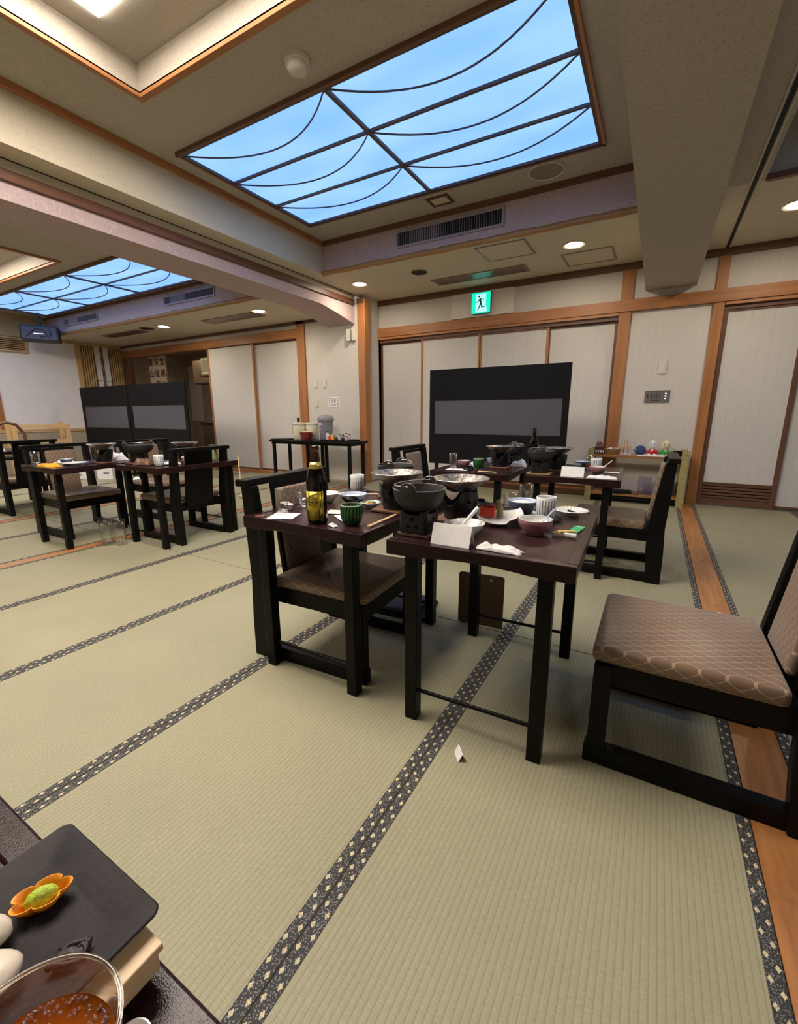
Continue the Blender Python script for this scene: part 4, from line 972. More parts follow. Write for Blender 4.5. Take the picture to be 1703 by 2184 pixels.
bowl('rice_bowl', 'indigo bowl of white rice left of the near striped cup', 'bowl', -.432, 1.735, .061, .062, BLUEB, PALEBLUE, fill=(RICE, .048))
saucer('dark saucer under the near striped cup', -.318, 1.695, .052); cup('striped tea cup right of the rice bowl, card table', -.333, 1.70, TZ + .0045)
bowl('pink_bowl', 'mauve pink bowl with a spoon on the near table', 'bowl', -.322, 1.482, .061, .052, PINK, PORC, foot=.5, curve=.42, lip=.35)
spoon('plastic_spoon', 'pale blue spoon standing in the near pink bowl', (-.312, 1.488, TZ + .026), (-.272, 1.55, TZ + .078), M('pale_blue_plastic', (.5, .62, .78), .3), .0035, .012)
o = bowl('rayed_plate', 'shallow white plate with black rays on card table', 'plate', -.262, 1.845, .066, .020, RAY, RAY, foot=.45, curve=.9)
MB().ob((.0, 0, .012), (.030, .016, .010), (0, .3, .4)).build('dark_morsel', M('dark_morsel', (.03, .03, .05), .3), o, bev=.003)
t = thing('chopstick_rest', 'white waisted chopstick rest on the near table', 'chopstick rest', (-.226, 1.485, TZ), 3)
MB().prism([(-.038, -.011), (-.02, -.007), (0, -.0055), (.02, -.007), (.038, -.011), (.038, .011), (.02, .007), (0, .0055), (-.02, .007), (-.038, .011)], 'z', 0, .014).build('body', PORC, t, bev=.003, smooth=50)
o = sheet('chopstick_sleeve', 'green paper chopstick sleeve beside the white rest', 'sleeve', -.205, 1.60, .034, .115, -8, GREENP, h=.002)
MB().tube([(-.009, .036, .0024), (-.005, .040, .0024), (-.002, .035, .0024), (.002, .040, .0024), (.005, .036, .0024), (.010, .041, .0024)], [.0012, .0018, .0016, .0018, .0014, .0006], 5).build('white_brush_mark', WHITE, o)
sticks('short yellow chopsticks lying on the white rest', (-.245, 1.468, TZ + .019), (-.200, 1.545, TZ + .008), M('yellow_wood', (.62, .45, .13), .5), .004, .010)
tumbler('short tumbler behind the rice bowl', -.525, 1.885, TZ, .031, .056, .010); tumbler('tall straight glass behind the rice bowl, card table', -.462, 1.905, TZ, .030, .100, .010)
lid('black lacquer lid at back left of the card table', -.645, 1.845, .045)
sheet('white_napkin', 'white napkin edge between rice bowl and plate', 'napkin', -.375, 1.80, .06, .06, 20, WHITE)
# ================================================================ far tables
tumbler('empty tall glass at left end of the far table', -1.29, 3.03, TZ + .0012, .030, .115, .012); sheet('paper_mat', 'white paper under the far tall glass', 'paper', -1.24, 3.0, .16, .10, 5, WHITE)
bowl('pink_bowl', 'pink bowl half behind the far tall glass', 'bowl', -1.255, 3.16, .052, .052, PINK, PORC, foot=.5, curve=.42, lip=.35)
green_cup('green ribbed cup on the far table by the dark screen', -1.125, 3.13, TZ, 1.0)
crumple('crumpled_towel', 'crumpled pink-white towel between far pink bowl and green cup', 'towel', -1.20, 3.27, .10, .07, .045, 20, WHITE, seed=8)
lid('black lacquer lid before the far green cup', -1.165, 3.035, .042)
board('wooden board under the far round stove before the screen', -1.005, 3.27, .15, .15); round_stove('round black stove on the far left table', -1.005, 3.27, rz=-80); pan('wide pan on the far table before the dark screen', -1.005, 3.27, TZ + .112)
crumple('white_cloth', 'white cloth heap right of the far round stove', 'cloth', -.90, 3.42, .11, .09, .055, 30, WHITE, seed=11)
bowl('soup_bowl', 'pale blue bowl behind the far stove', 'bowl', -1.12, 3.45, .055, .05, PALEBLUE, PALEBLUE)
sq_stove('square stove at the back of the far left table', -.985, 3.545, TZ, 5); pot('iron pot with food behind the far pan', -.985, 3.545, TZ + .077, 10, side=1, food=WHITE)
bottle('dark beer bottle standing before the screen\'s grey strip', -.835, 3.60, rz=20, full=False, s=1.0)
sticks('chopsticks lying at front of the far left table', (-1.06, 2.945, TZ + .004), (-.93, 2.95, TZ + .004))
board('pale wooden board under the far square stove', -.655, 3.045, .15, .12, rz=2, mat=M('pale_board', (.30, .17, .08), .6)); sq_stove('square stove on the far right table', -.655, 3.045, rz=2); pot('iron pot on the far right table', -.655, 3.045, TZ + .087, 10)
board('small wooden board under the rear stove, far right table', -.60, 3.30, .15, .15, rz=2); round_stove('round stove behind the iron pot, far right table', -.60, 3.30, rz=-90); pan('wide pan behind the iron pot, far right table', -.60, 3.30, TZ + .112)
tent_card('white tent card standing on the far right table', -.44, 3.02, .14, .062, 2)
bowl('pink_bowl', 'mauve pink bowl right of the far tent card', 'bowl', -.315, 3.235, .058, .050, PINK, PORC, foot=.5, curve=.42, lip=.35)
cup('striped tea cup behind the far pink bowl', -.345, 3.42); spoon('plastic_spoon', 'white spoon handle over the far pink bowl', (-.30, 3.24, TZ + .03), (-.235, 3.30, TZ + .085), WHITE, .004, .012)
bowl('celadon_dish', 'pale celadon dish right of the far pan', 'dish', -.50, 3.44, .055, .038, CELADON, CELADON, foot=.6); bowl('indigo_bowl', 'indigo bowl behind the celadon dish', 'bowl', -.455, 3.58, .058, .045, BLUEB, PALEBLUE)
tumbler('glass with amber drink on the far right table', -.40, 3.52, TZ, .028, .10, .012, None, (.035, TEA))
crumple('folded_towel', 'white folded towel at front of the far right table', 'towel', -.265, 3.03, .17, .07, .016, 2, WHITE, seed=4); sheet('green_sleeve', 'green chopstick sleeve by the far pink bowl', 'sleeve', -.262, 3.14, .04, .10, 40, GREENP, h=.002)
sheet('paper_strip', 'white paper strip at right edge of the far right table', 'paper', -.235, 3.34, .10, .05, 5, WHITE, h=.004)
# ---- left room tables
tumbler('drinking glass at left corner of the orange cloth table', -4.44, 1.62, TZ, .033, .105, .012)
crumple('orange_cloth', 'crumpled orange-yellow cloth at the left table corner', 'cloth', -4.18, 1.605, .22, .09, .028, 5, M('orange_cloth', (.80, .36, .01), .8), seed=2)
bowl('oval_plate', 'pale plate with chopsticks beside the orange cloth', 'plate', -4.13, 1.77, .095, .018, PORC, PORC, curve=.9); bowl('indigo_bowl', 'small indigo bowl behind the orange cloth', 'bowl', -4.27, 1.77, .05, .04, BLUEB, PALEBLUE)
crumple('used_napkin', 'white napkin behind the left drinking glass', 'napkin', -4.37, 1.80, .14, .10, .03, 10, WHITE, seed=9)
board('wooden board under the left round stove', -4.08, 1.97, .16, .15); round_stove('round stove on the orange cloth table', -4.08, 1.97, rz=-40); pan('pan on the left round stove', -4.08, 1.97, TZ + .112)
crumple('white_bag', 'white bag behind the left round stove', 'bag', -4.20, 2.15, .15, .10, .08, 0, WHITE, seed=14)
board('wooden board under the left square stove', -3.730, 2.08, .17, .16); sq_stove('square stove on the crowded left table', -3.730, 2.08, rz=0); pot('wide iron pot with tongs, crowded left table', -3.730, 2.08, TZ + .087, 0, .115, food=M('brown_food', (.16, .05, .02), .5))
cup('white striped cup at front of the crowded left table', -3.430, 2.06); sheet('serving_tray', 'brown tray in the middle of the crowded left table', 'tray', -3.550, 2.13, .10, .30, 70, RIMM, h=.006)
crumple('brown_wrap', 'brown crumpled food wrap beside the striped cup', 'wrap', -3.575, 2.02, .13, .09, .06, 30, M('brown_wrap', (.13, .065, .04), .5), TZ + .0062, seed=21)
board('wooden board under the second left stove', -3.610, 2.42, .15, .15); round_stove('round stove at back of the crowded left table', -3.610, 2.42, rz=30); pan('dark pan at back of the crowded left table', -3.610, 2.42, TZ + .112)
solid('green_vase', 'small green bottle on the crowded left table', 'bottle', [(.0001, 0), (.030, 0), (.034, .03), (.018, .08), (.016, .12), (.026, .135), (.022, .135), (.013, .12), (.0001, .12)], M('dull_green_glaze', (.20, .27, .12), .3), -3.48, 2.60, TZ)
bowl('white_bowl', 'white bowl behind the left chair back', 'bowl', -3.44, 2.33, .06, .05, PORC, PORC); crumple('pile_of_napkins', 'heap of white napkins on the crowded left table', 'napkin', -3.46, 2.19, .09, .11, .04, 0, WHITE, seed=31)
tumbler('left one of two tall clear vases on the floor', -3.865, 1.80, 0, .050, .215, .030, .040, group='tall clear vases on the floor'); tumbler('right one of two tall clear vases on the floor', -3.775, 1.86, 0, .050, .215, .030, .040, group='tall clear vases on the floor')
t = thing('soup_ladle', 'wooden ladle hanging beside the left chair back', 'ladle', (-3.20, 2.66, .36)); MB().tube([(0, 0, 0), (-.01, .0, .18), (-.015, 0, .34)], .006, 8).build('handle', CHOP, t); MB().blob((.03, 0, -.02), (.05, .045, .03), 14, 8).build('scoop', M('pale_scoop', (.55, .45, .3), .6), t, smooth=60)
crumple('dish_stack', 'white napkin at the leftmost table corner', 'napkin', -6.42, 2.0, .12, .12, .05, 0, WHITE, seed=41)
# ================================================================ side table items
def jug(lab, x, y, rz=180):
    t = thing('insulated_jug', lab, 'jug', (x, y, ST), rz, 'cream insulated jugs')
    MB().lathe([(.0001, 0), (.088, 0), (.092, .004), (.098, .03), (.100, .22), (.098, .225), (.100, .228), (.100, .255), (.095, .265), (.0001, .268)], 32).build('jug_body', IVORY, t, smooth=40)
    MB().tube([(.095, 0, .20), (.135, 0, .205), (.155, 0, .19), (.150, 0, .08), (.135, 0, .06), (.095, 0, .055)], .011, 8).build('handle', IVORY, t, smooth=60); MB().lathe([(.1005, .222), (.1015, .226), (.1005, .23)], 32).build('lid_seam', GREY, t); return t
jug('left cream jug on the side table, handle showing', -4.84, 5.22); jug('right cream jug behind the red pot on the side table', -4.66, 5.32, 100)
t = thing('red_lidded_pot', 'dark red pot with pale lid before the cream jugs', 'pot', (-4.575, 5.085, ST))
MB().lathe([(.0001, 0), (.070, 0), (.076, .006), (.100, .125), (.097, .125), (.07, .01), (.0001, .008)], 32).build('pot_body', M('dark_red_ware', (.20, .022, .018), .35), t, smooth=40); MB().lathe([(.106, .125), (.106, .133), (.05, .142), (.0001, .143), (.0001, .125)], 32).build('wooden_lid', CHOP, t, smooth=40); MB().box(-.02, .02, -.008, .008, .142, .155).build('knob', M('dark_knob', (.08, .04, .02), .4), t, bev=.003)
MB().tube([(.092, 0, .11), (.11, 0, .113), (.118, .0, .10)], .011, 8).build('side_handle', M('dark_red_ware', (.20, .022, .018), .35), t, smooth=60)
t = thing('grey_waste_bin', 'grey plastic swing-lid canister with round sticker on side table', 'canister', (-4.385, 5.32, ST)); t.scale = (1.08, 1.08, 1.12)
MB().lathe([(.0001, 0), (.082, 0), (.088, .005), (.105, .27), (.100, .27), (.085, .01), (.0001, .01)], 32).build('bin_body', GREY, t, smooth=40); MB().lathe([(.118, .262), (.120, .285), (.105, .315), (.06, .338), (.0001, .342), (.0001, .262), (.118, .262)], 32).build('swing_lid', GREY, t, smooth=40)
def wrapb(r, a0): return lambda px, py: ((r + .02 * 0) * math.cos(a0 + px / r), r * math.sin(a0 + px / r), py)
k = MB(); N = 20; k.add([wrapb(.1025, -1.75)(0, .19)] + [wrapb(.1025, -1.75)(.034 * math.cos(a), .19 + .05 * math.sin(a)) for a in [2 * PI * i / N for i in range(N)]], [(0, i + 1, (i + 1) % N + 1) for i in range(N)]); k.build('round_sticker', M('white_sticker', (.7, .68, .75), .5), t)
k = MB(); k.add([wrapb(.1035, -1.75)(0, .178)] + [wrapb(.1035, -1.75)(.026 * math.cos(a), .178 + .03 * math.sin(a)) for a in [2 * PI * i / N for i in range(N)]], [(0, i + 1, (i + 1) % N + 1) for i in range(N)]); k.build('sticker_print', M('purple_print', (.22, .10, .35), .5), t)
sheet('flat_black_tray', 'flat black tray lying at left end of the side table', 'tray', -5.14, 5.22, .30, .34, 0, BLACK, ST, .012)
t = thing('condiment_tray', 'low black tray of small bottles on the side table', 'tray', (-4.02, 5.19, ST)); MB().box(-.24, .24, -.15, .15, 0, .008).build('tray_base', BLACK, t)
for a in ((-.25, .25, -.16, -.15), (-.25, .25, .15, .16), (-.25, -.24, -.15, .15), (.24, .25, -.15, .15)): MB().box(*a, 0, .024).build('tray_edge', BLACK, t)
def vial(x, y, c, capc, h, r, lab):
    o = thing('condiment_bottle', lab, 'bottle', (x, y, ST + .0082), 0, 'small condiment bottles on the side table')
    MB().lathe([(.0001, 0), (r, 0), (r, h * .7), (r * .6, h * .82), (r * .6, h * .85), (.0001, h * .85)], 16).build('bottle_body', M('cond_%d' % int(c[0] * 1000 + c[1] * 100 + c[2] * 10), c, .3), o, smooth=40); MB().cyl((0, 0, h * .85), r * .68, h * .15, 14).build('cap', M('cap_%d' % int(capc[0] * 1000 + capc[1] * 100), capc, .4), o)
vial(-4.205, 5.13, (.60, .58, .54), (.02, .012, .01), .135, .026, 'tall white bottle with brown cap at left of condiment tray')
vial(-4.145, 5.10, (.75, .10, .02), (.7, .66, .62), .085, .022, 'red condiment bottle on the tray'); vial(-4.09, 5.10, (.75, .42, .03), (.72, .66, .5), .09, .022, 'yellow condiment bottle on the tray')
cols = [(.62, .60, .58), (.06, .04, .04), (.62, .60, .62), (.5, .3, .32), (.08, .06, .06), (.6, .58, .55), (.05, .04, .04), (.62, .6, .58)]
pl_ = ['left of the back row', 'second in the back row', 'third in the back row', 'fourth in the back row', 'left of the front row, dark', 'second in the front row, white', 'third in the front row, dark', 'right end of the front row, white']
for i, c in enumerate(cols):
    j = i % 4; vial(-4.03 + j * .062, 5.19 if i < 4 else 5.11, c, (.05, .04, .04) if c[0] > .3 else (.6, .58, .55), (.10 if i < 4 else .065) + .006 * (i % 3), .021, 'tiny condiment bottle ' + pl_[i])
t = thing('small_basket', 'pale woven holder at back left of the condiment tray', 'basket', (-4.20, 5.25, ST + .0082)); MB().lathe([(.0001, 0), (.035, 0), (.045, .07), (.042, .07), (.033, .005), (.0001, .005)], 20).build('basket_body', BASKET, t, smooth=40)
# ================================================================ wooden shelf items
ky = 5.97
t = thing('pen_holder', 'dark red pens packed in a holder at left of shelf', 'pens', (-.575, ky, SH)); MB().box(-.055, .055, -.035, .035, 0, .085).build('holder', M('holder_dark', (.05, .02, .025), .4), t, bev=.004)
for i in range(9): x = -.045 + i * .0112; MB().tube([(x, -.01 + .015 * (i % 2), .01), (x + random.uniform(-.012, .012), -.01, .135 + .012 * (i % 3))], .0045, 6).build('pen', M('pen_red', (.28, .02, .03), .35) if i % 3 else M('pen_dark', (.03, .015, .02), .35), t)
for i in range(4): MB().box(-.045 + i * .027, -.030 + i * .027, -.038, -.0355, .02, .05).build('pale_sticker', WHITE, t)
t = thing('wicker_basket', 'small wicker basket of wrapped things on the shelf', 'basket', (-.43, ky - .02, SH)); MB().lathe([(.0001, 0), (.062, 0), (.085, .062), (.090, .066), (.086, .070), (.079, .062), (.058, .006), (.0001, .006)], 40, rf=lambda q, z, a: q * (1 + .12 * abs(math.cos(a)))).build('basket_body', BASKET, t, smooth=50)
for i in range(7): MB().ob((random.uniform(-.05, .05), random.uniform(-.03, .03), .065 + random.uniform(0, .012)), (.045, .025, .012), (random.uniform(-.4, .4), random.uniform(-.4, .4), random.uniform(0, 3))).build('wrapped_sweet', WHITE if i % 3 else M('lilac_wrap', (.5, .45, .6), .4), t, bev=.003)
t = thing('wooden_easel', 'tiny pale wooden easel standing on the shelf', 'easel', (-.315, ky + .075, SH))
for x0, x1 in ((-.055, -.028), (0, 0), (.055, .028)): MB().tube([(x0, -.02, 0), (x1, .02, .165)], .008, 4).build('leg', PALE, t)
MB().box(-.075, .075, -.045, -.02, .075, .092).build('ledge', PALEX, t)
t = thing('paper_strips', 'loose white and violet papers lying on the shelf', 'papers', (-.245, ky - .06, SH)); MB().box(-.09, .02, -.03, .03, 0, .006).build('violet_sheet', M('violet_card', (.34, .24, .48), .5), t); MB().tube([(-.08, -.03, .012), (-.05, -.04, .022), (-.02, -.042, .010), (.02, -.04, .020)], .006, 6).build('white_curl', WHITE, t)
t = thing('round_plush', 'dark blue round plush with grey snout on the shelf', 'plush toy', (-.135, ky + .03, SH)); MB().blob((0, 0, .058), (.062, .05, .058), 20, 12).build('body', M('navy_plush', (.03, .05, .16), .9, bump=.4), t, smooth=70); MB().blob((-.055, -.025, .06), (.022, .022, .02), 12, 8).build('snout', M('grey_plush', (.2, .2, .22), .9), t, smooth=70)
def doll(x, bodyc, headc, lab, trim):
    t = thing('soft_doll', lab, 'doll', (x, ky + .02, SH)); hb = M('doll_head_%d' % int(headc[2] * 100), headc, .85); bm_ = M('doll_cloth_%d' % int(bodyc[0] * 100), bodyc, .9)
    MB().blob((0, 0, .040), (.045, .035, .042), 16, 10).build('body', bm_, t, smooth=70); MB().blob((0, 0, .125), (.048, .040, .058), 18, 12).build('head', hb, t, smooth=70)
    for s in (-1, 1):
        MB().blob((s * .048, -.012, .045), (.02, .016, .022), 10, 7).build('arm', bm_, t, smooth=70); MB().blob((s * .03, -.03, .012), (.022, .022, .013), 10, 7).build('foot', trim, t, smooth=70); MB().blob((s * .017, -.038, .128), (.0045, .003, .006), 8, 6).build('eye', INK, t)
        MB().ob((s * .018, -.038, .146), (.014, .003, .003), (0, s * .2, 0)).build('brow', INK, t)
    MB().tube([(-.010, -.0405, .103), (0, -.042, .100), (.010, -.0405, .103)], .0018, 5).build('mouth', INK, t); MB().prism([(-.014, .075), (.014, .075), (0, .045)], 'y', -.038, -.034).build('collar', trim, t)
doll(-.012, (.5, .02, .04), (.66, .66, .68), 'soft doll in red cloth with white round head', WHITE); doll(.124, (.05, .30, .06), (.64, .58, .38), 'soft doll in green cloth with cream round head', M('pale_green_felt', (.45, .6, .3), .9))
sheet('white_leaflets', 'white leaflets lying along the front of the shelf', 'papers', -.01, ky - .07, .30, .11, 0, WHITE, SH, .010); sheet('red_booklet', 'small dark red booklet at right end of shelf', 'booklet', .19, ky - .05, .07, .07, 10, M('booklet_red', (.3, .03, .04), .5), SH, .008)
t = thing('black_ornament', 'small round black pot ornament at right end of shelf', 'ornament', (.255, ky - .02, SH)); MB().lathe([(.0001, 0), (.022, 0), (.042, .02), (.045, .036), (.034, .056), (.03, .06), (.040, .066), (.036, .068), (.0001, .06)], 24).build('pot', BLACK, t, smooth=60)
for s in (-1, 1): MB().blob((s * .045, 0, .055), (.015, .008, .010), 8, 6).build('ear', BLACK, t)
sheet('black_binder', 'black binder lying on the lower shelf', 'binder', -.30, ky - .04, .24, .17, 4, BLACKM, .113, .030)
LILAC = thin_glass('clear_lilac_plastic', (.80, .78, .90), .5)
t = thing('clear_holder', 'clear plastic file holder on the lower shelf', 'holder', (-.045, ky, .113)); 
for a in ((-.07, .07, .08, .084), (-.07, -.067, -.08, .08), (.067, .07, -.08, .08)): MB().box(*a, 0, .20).build('side', LILAC, t)
MB().box(-.067, .067, -.08, .08, 0, .003).build('bottom', LILAC, t)
t = thing('blue_bin', 'deep blue plastic bin on the lower shelf', 'bin', (.165, ky, .113)); MB().lathe([(.0001, 0), (.062, 0), (.066, .004), (.078, .22), (.074, .22), (.06, .008), (.0001, .008)], 28).build('bin_body', M('violet_blue_plastic', (.16, .15, .45), .3), t, smooth=40); MB().lathe([(.0795, .185), (.081, .225), (.074, .228), (.074, .185), (.0795, .185)], 28).build('lid_band', BLUEPL, t, smooth=40); MB().tube([(-.03, -.08, .19), (0, -.10, .15), (.03, -.08, .19)], .006, 6).build('handle', BLUEPL, t)
sheet('dark_rod', 'dark stick lying at front of lower shelf', 'stick', -.15, ky - .10, .10, .014, -20, BLACKM, .113, .010)
# ================================================================ things on the floor
tent_card('tiny folded paper tent lying on the tatami in front', -.425, 1.115, .045, .024, -52, 0, .026)
t = thing('clipboard', 'brown clipboard leaning upright under the near right table', 'clipboard', (-.676, 1.985, .004), 6)
o = MB().prism([(-.115, 0), (.115, 0), (.115, .265), (.105, .275), (-.105, .275), (-.115, .265)], 'y', -.002, .002).build('board', M('brown_hardboard', (.085, .055, .028), .55), t); 
for s in (-.05, .05): MB().cyl((0, 0, 0), .006, .003, 12).build('rivet', STEEL, t, loc=(s, -.002, .25), rot=(R(90), 0, 0))
for s in (-.09, .09): MB().box(s - .012, s + .012, 0.002, .05, -.004, .012).build('prop', BLACKM, t)
t = thing('floor_cushion', 'dark purple folded cushion on the floor under bottle table', 'cushion', (-1.13, 1.965, 0), 8)
MB().box(-.18, .18, -.13, .13, 0, .022).build('lower_fold', BLACKM, t, bev=.009, seg=3, smooth=60); MB().box(-.16, .13, -.12, .11, .022, .052).build('upper_fold', PURPLE, t, bev=.012, seg=3, smooth=60)
crumple('white_lining', 'white crumpled tissue beside the purple cushion', 'tissue', -1.05, 1.79, .10, .03, .01, 10, WHITE, 0, seed=50)
t = thing('paper_box', 'open white paper box on the floor behind the left tables', 'box', (-8.5, 3.72, 0), 25)
for a in ((-.22, .22, -.15, -.145), (-.22, .22, .145, .15), (-.22, -.215, -.145, .145), (.215, .22, -.145, .145)): MB().box(*a, 0, .17).build('side', WHITE, t)
MB().box(-.215, .215, -.145, .145, 0, .005).build('bottom', WHITE, t); MB().box(.02, .12, -.153, -.1505, .06, .08).build('printed_mark', INK, t)
t = thing('paper_carton', 'second white carton beside the open box on floor', 'box', (-8.02, 3.92, 0), 25); MB().box(-.14, .14, -.10, .10, 0, .19).build('carton', WHITE, t, bev=.003); MB().box(-.02, .08, -.102, -.1, .09, .115).build('printed_mark', INK, t)
crumple('white_plastic_bag', 'white plastic bag slumped behind the crowded left table', 'bag', -6.4, 3.62, .55, .35, .26, 0, WHITE, 0, seed=61)
# wooden rail frame and arch stool at far left
t = thing('wooden_rail', 'pale yellow wooden rail frame before the white wall', 'rail', (-9.3, 3.55, 0))
for y in (-.42, .36):
    for x in (-.12, .12): MB().box(x - .025, x + .025, y - .03, y + .03, 0, .90 if x > 0 else .94).build('post', PALE, t, bev=.004)
for x in (-.12, .12):
    for z in (.84, .58): MB().box(x - .015, x + .015, -.39, .33, z, z + .06).build('rail', PALEY, t)
for y in (-.42, .36): MB().box(-.095, .095, y - .02, y + .02, .6, .65).build('cross_bar', PALEX, t)
t = thing('dark_bentwood_stool', 'dark bentwood stool back at the far left edge', 'stool', (-8.3, 2.75, 0)); MB().tube([(0, -.2, 0), (0, -.2, .78), (0, -.12, .92), (0, .0, .96), (0, .12, .92), (0, .2, .78), (0, .2, 0)], .022, 8).build('arched_frame', DWZ, t, smooth=60); MB().box(-.2, .2, -.2, .2, .42, .46).build('seat', BLACK, t, bev=.008)
for y in (-.18, .18): MB().box(-.20, -.17, y - .015, y + .015, 0, .42).build('leg', DWZ, t)
# ================================================================ niche contents
t = thing('calligraphy_scroll', 'hanging paper scroll with black brush characters in the niche', 'scroll', (-9.58, 5.98, .85)); SCP = M('scroll_paper', (.66, .52, .38), .8, var=.05)
MB().box(-.30, .30, -.003, .003, .0, 1.45).build('paper', SCP, t); MB().tube([(-.33, 0, .0), (.33, 0, .0)], .018, 10).build('roller', DWX, t); MB().box(-.33, -.30, -.004, .004, 0, 1.45).build('border', M('scroll_border', (.20, .12, .07), .7), t); MB().box(.30, .33, -.004, .004, 0, 1.45).build('border', M('scroll_border', (.20, .12, .07), .7), t)
for cx, col in ((.19, '堂閣州'), (-.02, '深復南'), (-.22, '春山一流')):
    for i, chh in enumerate(col): text_mesh('brush_character', chh, .17, INK, t, (lambda cx, zc: lambda px, py: (cx + px, -.0042, zc + py))(cx, 1.32 - i * .235), .003)
t = thing('wall_cupboard', 'brown wall cupboard with pale light patch in the niche', 'cupboard', (-8.35, 6.55, 1.72)); CUP = M('cupboard_brown', (.20, .13, .075), .35, var=.15, vs_=3)
MB().box(-.62, .62, -.14, .14, 0, .50).build('cabinet', M('cupboard_dark', (.06, .04, .03), .5), t); MB().box(-.60, -.01, -.16, -.14, .02, .48).build('door', CUP, t, bev=.004); MB().box(.01, .60, -.16, -.14, .02, .48).build('door', CUP, t, bev=.004)
t = thing('cream_box', 'cream box cabinet on the cupboard shelf in the niche', 'box', (-7.78, 6.02, 1.84)); MB().box(-.22, .22, -.12, .12, 0, .32).build('case', IVORY, t, bev=.012); MB().box(-.18, .18, -.125, -.12, .05, .27).build('front', M('cream_front', (.45, .38, .25), .5), t); MB().box(-.02, .02, .10, .62, -.04, -.0).build('shelf_bracket', DWY, t); MB().box(-.3, .3, -.12, .9, -.03, -.002).build('shelf', DWX, t)
t = thing('service_counter', 'dark service counter at the right of the niche', 'counter', (-7.95, 6.35, 0)); MB().box(-.42, .42, -.28, .28, 0, .86).build('cabinet', M('dark_brown_counter', (.04, .018, .014), .4), t, bev=.006); MB().box(-.45, .45, -.30, .30, .86, .89).build('counter_top', BLACKM, t)
for i in range(6):
    tumbler(['front left', 'front middle', 'front right', 'rear left', 'rear middle', 'rear right'][i] + ' glass in the group on the service counter', -8.10 + (i % 3) * .11, 6.16 + (i // 3) * .12, .89, .04, .12, .012, group='glasses on the service counter')
t = thing('tall_shelving', 'narrow metal shelving with plates at back of the niche', 'shelving', (-7.85, 7.1, 0)); 
for x in (-.35, .35): MB().box(x - .015, x + .015, -.15, .15, 0, 1.65).build('side', M('shelving_grey', (.25, .24, .23), .5), t)
for z in (1.0, 1.25, 1.5): MB().box(-.335, .335, -.15, .15, z, z + .02).build('shelf_board', M('shelving_grey', (.25, .24, .23), .5), t)
MB().box(-.335, .335, .13, .15, .9, 1.65).build('back_sheet', M('shelving_back', (.30, .27, .24), .6), t)
# ================================================================ viewer's table
pz = TZ
t = thing('wooden_box_stand', 'pale wooden stand under the slate plate', 'stand', (-.350, .056, pz)); PW = M('pale_cypress', (.56, .40, .23), .5, var=.08, vs_=12)
for a in ((-.070, .082, -.066, -.058), (-.070, .082, .052, .060), (-.070, -.062, -.058, .052), (.074, .082, -.058, .052)): MB().box(*a, .010, .026).build('side', PW, t)
MB().box(-.073, .085, -.069, .063, .0265, .0325).build('top', PW, t, bev=.001)
for a in (-.045, .045): MB().box(a - .01, a + .01, -.058, .054, 0, .010).build('foot', PW, t)
t = thing('slate_plate', 'dark square slate-coloured plate with orange flower cup', 'plate', (-.350, .058, pz + .0328))
def rsq(a, r, n=6):
    o = []
    for cx, cy, a0 in ((a - r, a - r, 0), (-a + r, a - r, PI / 2), (-a + r, -a + r, PI), (a - r, -a + r, 1.5 * PI)): o += [(cx + r * math.cos(a0 + PI / 2 * i / n), cy + r * math.sin(a0 + PI / 2 * i / n)) for i in range(n + 1)]
    return o
rings = [(rsq(.052, .006), .0), (rsq(.062, .007), .003), (rsq(.0705, .008), .0078), (rsq(.071, .008), .009), (rsq(.070, .008), .0100), (rsq(.048, .005), .0066), (rsq(.046, .004), .006)]
v = []; f = []; n_ = len(rings[0][0])
for rg, z in rings: v += [(x, y, z) for x, y in rg]
for j in range(len(rings) - 1): f += [(j * n_ + i, j * n_ + (i + 1) % n_, (j + 1) * n_ + (i + 1) % n_, (j + 1) * n_ + i) for i in range(n_)]
f += [tuple(range(n_))[::-1], tuple((len(rings) - 1) * n_ + i for i in range(n_))]
MB().add(v, f).build('plate_body', SLATE, t, smooth=35)
PZ = pz + .0328 + .0062
t = thing('flower_cup', 'orange flower-shaped cup holding green wasabi', 'cup', (-.3625, .086, PZ), 62)
v = []; f = []; N = 60; pr = [(.35, .0005), (.62, .001), (.86, .006), (1.0, .0105)]
for rr_, z in pr:
    for i in range(N):
        a = 2 * PI * i / N; pet = (abs(math.cos(2.5 * a)) ** .55) if rr_ > .5 else 1; q = .0178 * rr_ * (.72 + .28 * pet if rr_ > .5 else .8); v.append((q * 1.12 * math.cos(a), q * .74 * math.sin(a), z))
for j in range(len(pr) - 1): f += [(j * N + i, j * N + (i + 1) % N, (j + 1) * N + (i + 1) % N, (j + 1) * N + i) for i in range(N)]
f.append(tuple(range(N))[::-1]); o = MB().add(v, f).build('petal_cup', ORANGE, t, smooth=60); md = o.modifiers.new('solid', 'SOLIDIFY'); md.thickness = .0007
o = tag(MB().blob((0, 0, .006), (.0105, .0064, .0068), 26, 16, lambda q: 1 + .05 * math.sin(21 * q.x + 3) * math.sin(19 * q.y) + .04 * math.sin(37 * q.z + 11 * q.x)).build('wasabi_mound', WASABI, smooth=80, loc=(-.3625, .086, PZ + .0012)), 'rough green wasabi mound in the orange cup', 'wasabi'); o.rotation_euler.z = R(62)
t = thing('seaweed_garnish', 'dark purple seaweed clump on the slate plate', 'seaweed', (-.3055, .0795, PZ), 40); SW = M('dark_seaweed', (.012, .005, .009), .6, var=.4)
rnd = random.Random(3)
for i in range(9): MB().tube([(.010 * math.sin(i * 1.1 + j * .55), .0065 * math.cos(i * .9 + j * .6), .0022 + .0035 * abs(math.sin(j * .9 + i))) for j in range(7)], .0017, 6).build('strand', SW, t, smooth=70)
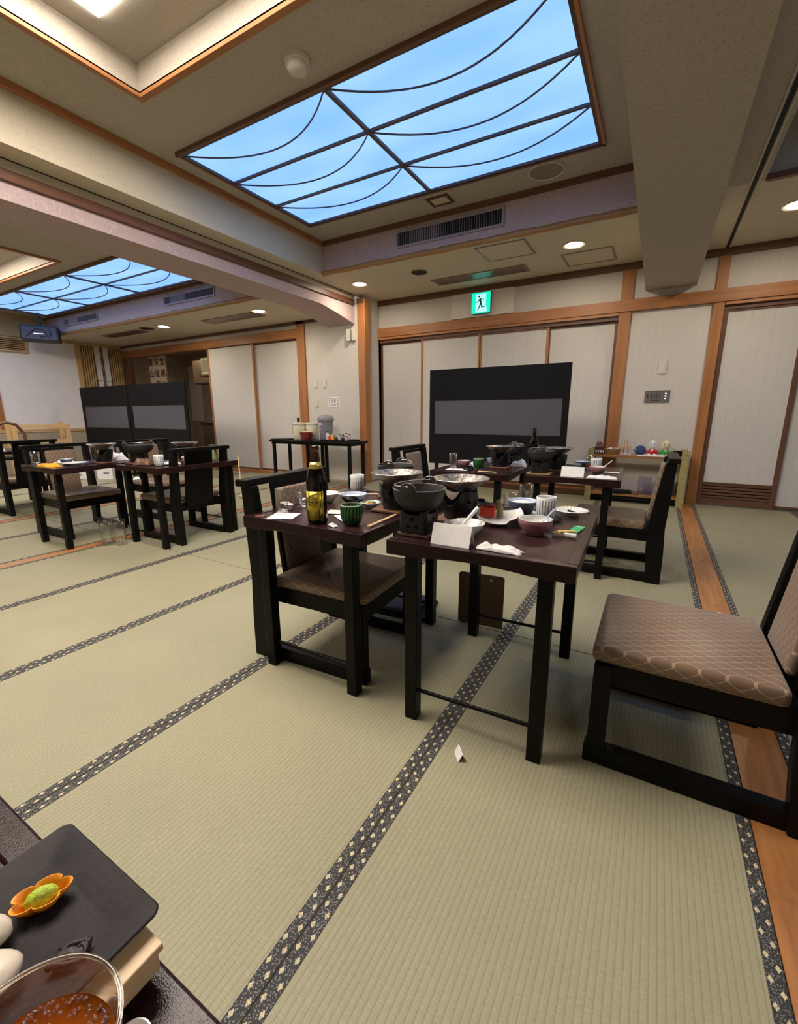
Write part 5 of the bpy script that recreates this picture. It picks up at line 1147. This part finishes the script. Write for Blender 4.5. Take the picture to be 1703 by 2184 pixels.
MB().blob((0, 0, .003), (.011, .006, .004), 12, 8, lambda q: 1 + .2 * math.sin(8 * q.x + 5 * q.y)).build('clump', SW, t, smooth=70)
for i, (x, y, rz, sx, sy, sz, lab) in enumerate(((-.3655, .0560, 25, .016, .0105, .009, 'rear rolled slice of white squid on the slate plate'), (-.3345, .0400, 62, .024, .017, .0095, 'front smooth slice of white squid on the slate plate'))):
    o = MB().blob((0, 0, sz), (sx, sy, sz), 24, 14, (lambda i: lambda q: 1 + (.06 * math.sin(14 * q.x) * math.cos(9 * q.z) if i == 0 else .012 * math.sin(6 * q.y + 4 * q.z)))(i)).build('squid_slice', SQUID, smooth=80, loc=(x, y, PZ)); o.rotation_euler.z = R(rz); tag(o, lab, 'squid')
t = thing('tea_glass', 'near glass of foamy brown tea at lower left', 'glass', (-.2365, .0345, pz)); r, h = .0435, .092
MB().lathe([(.0001, 0), (.031, 0), (.033, .003), (r, h - .002), (r - .0002, h + .001), (r - .0010, h + .0014), (r - .0018, h - .001), (.0318, .010), (.026, .008), (.0001, .008)], 56).build('glass_body', THIN, t, smooth=60)
MB().tube([(.0430 * math.cos(a), .0430 * math.sin(a), h) for a in [2 * PI * i / 48 for i in range(48)]], .0013, 8, True).build('rim', glass_mat('glass_rim', (.95, .88, .78), .05, 1.5), t, smooth=70)
MB().lathe([(.0001, .0086), (.0258, .0086), (.0312, .0106), (.0384, .070), (.0375, .0692), (.0001, .0690)], 48).build('tea', TEA, t, smooth=60)
for k_ in range(150):
    a = rnd.uniform(.6, 3.9) ; q = .0368 - abs(rnd.gauss(0, .004)); s = rnd.uniform(.0007, .0017)
    if k_ == 0: foam = MB()
    foam.blob((q * math.cos(a), q * math.sin(a), .0700), (s, s, s * .9), 8, 6)
o = foam.build('foam_bubbles', GLASS, t, smooth=80); o['kind'] = 'stuff'
solid('white_dish', 'white dish rim at the bottom edge of the picture', 'dish', [(.0001, 0), (.009, 0), (.012, .010), (.011, .010), (.008, .002), (.0001, .002)], PORC, -.2475, .0835, pz, 28)
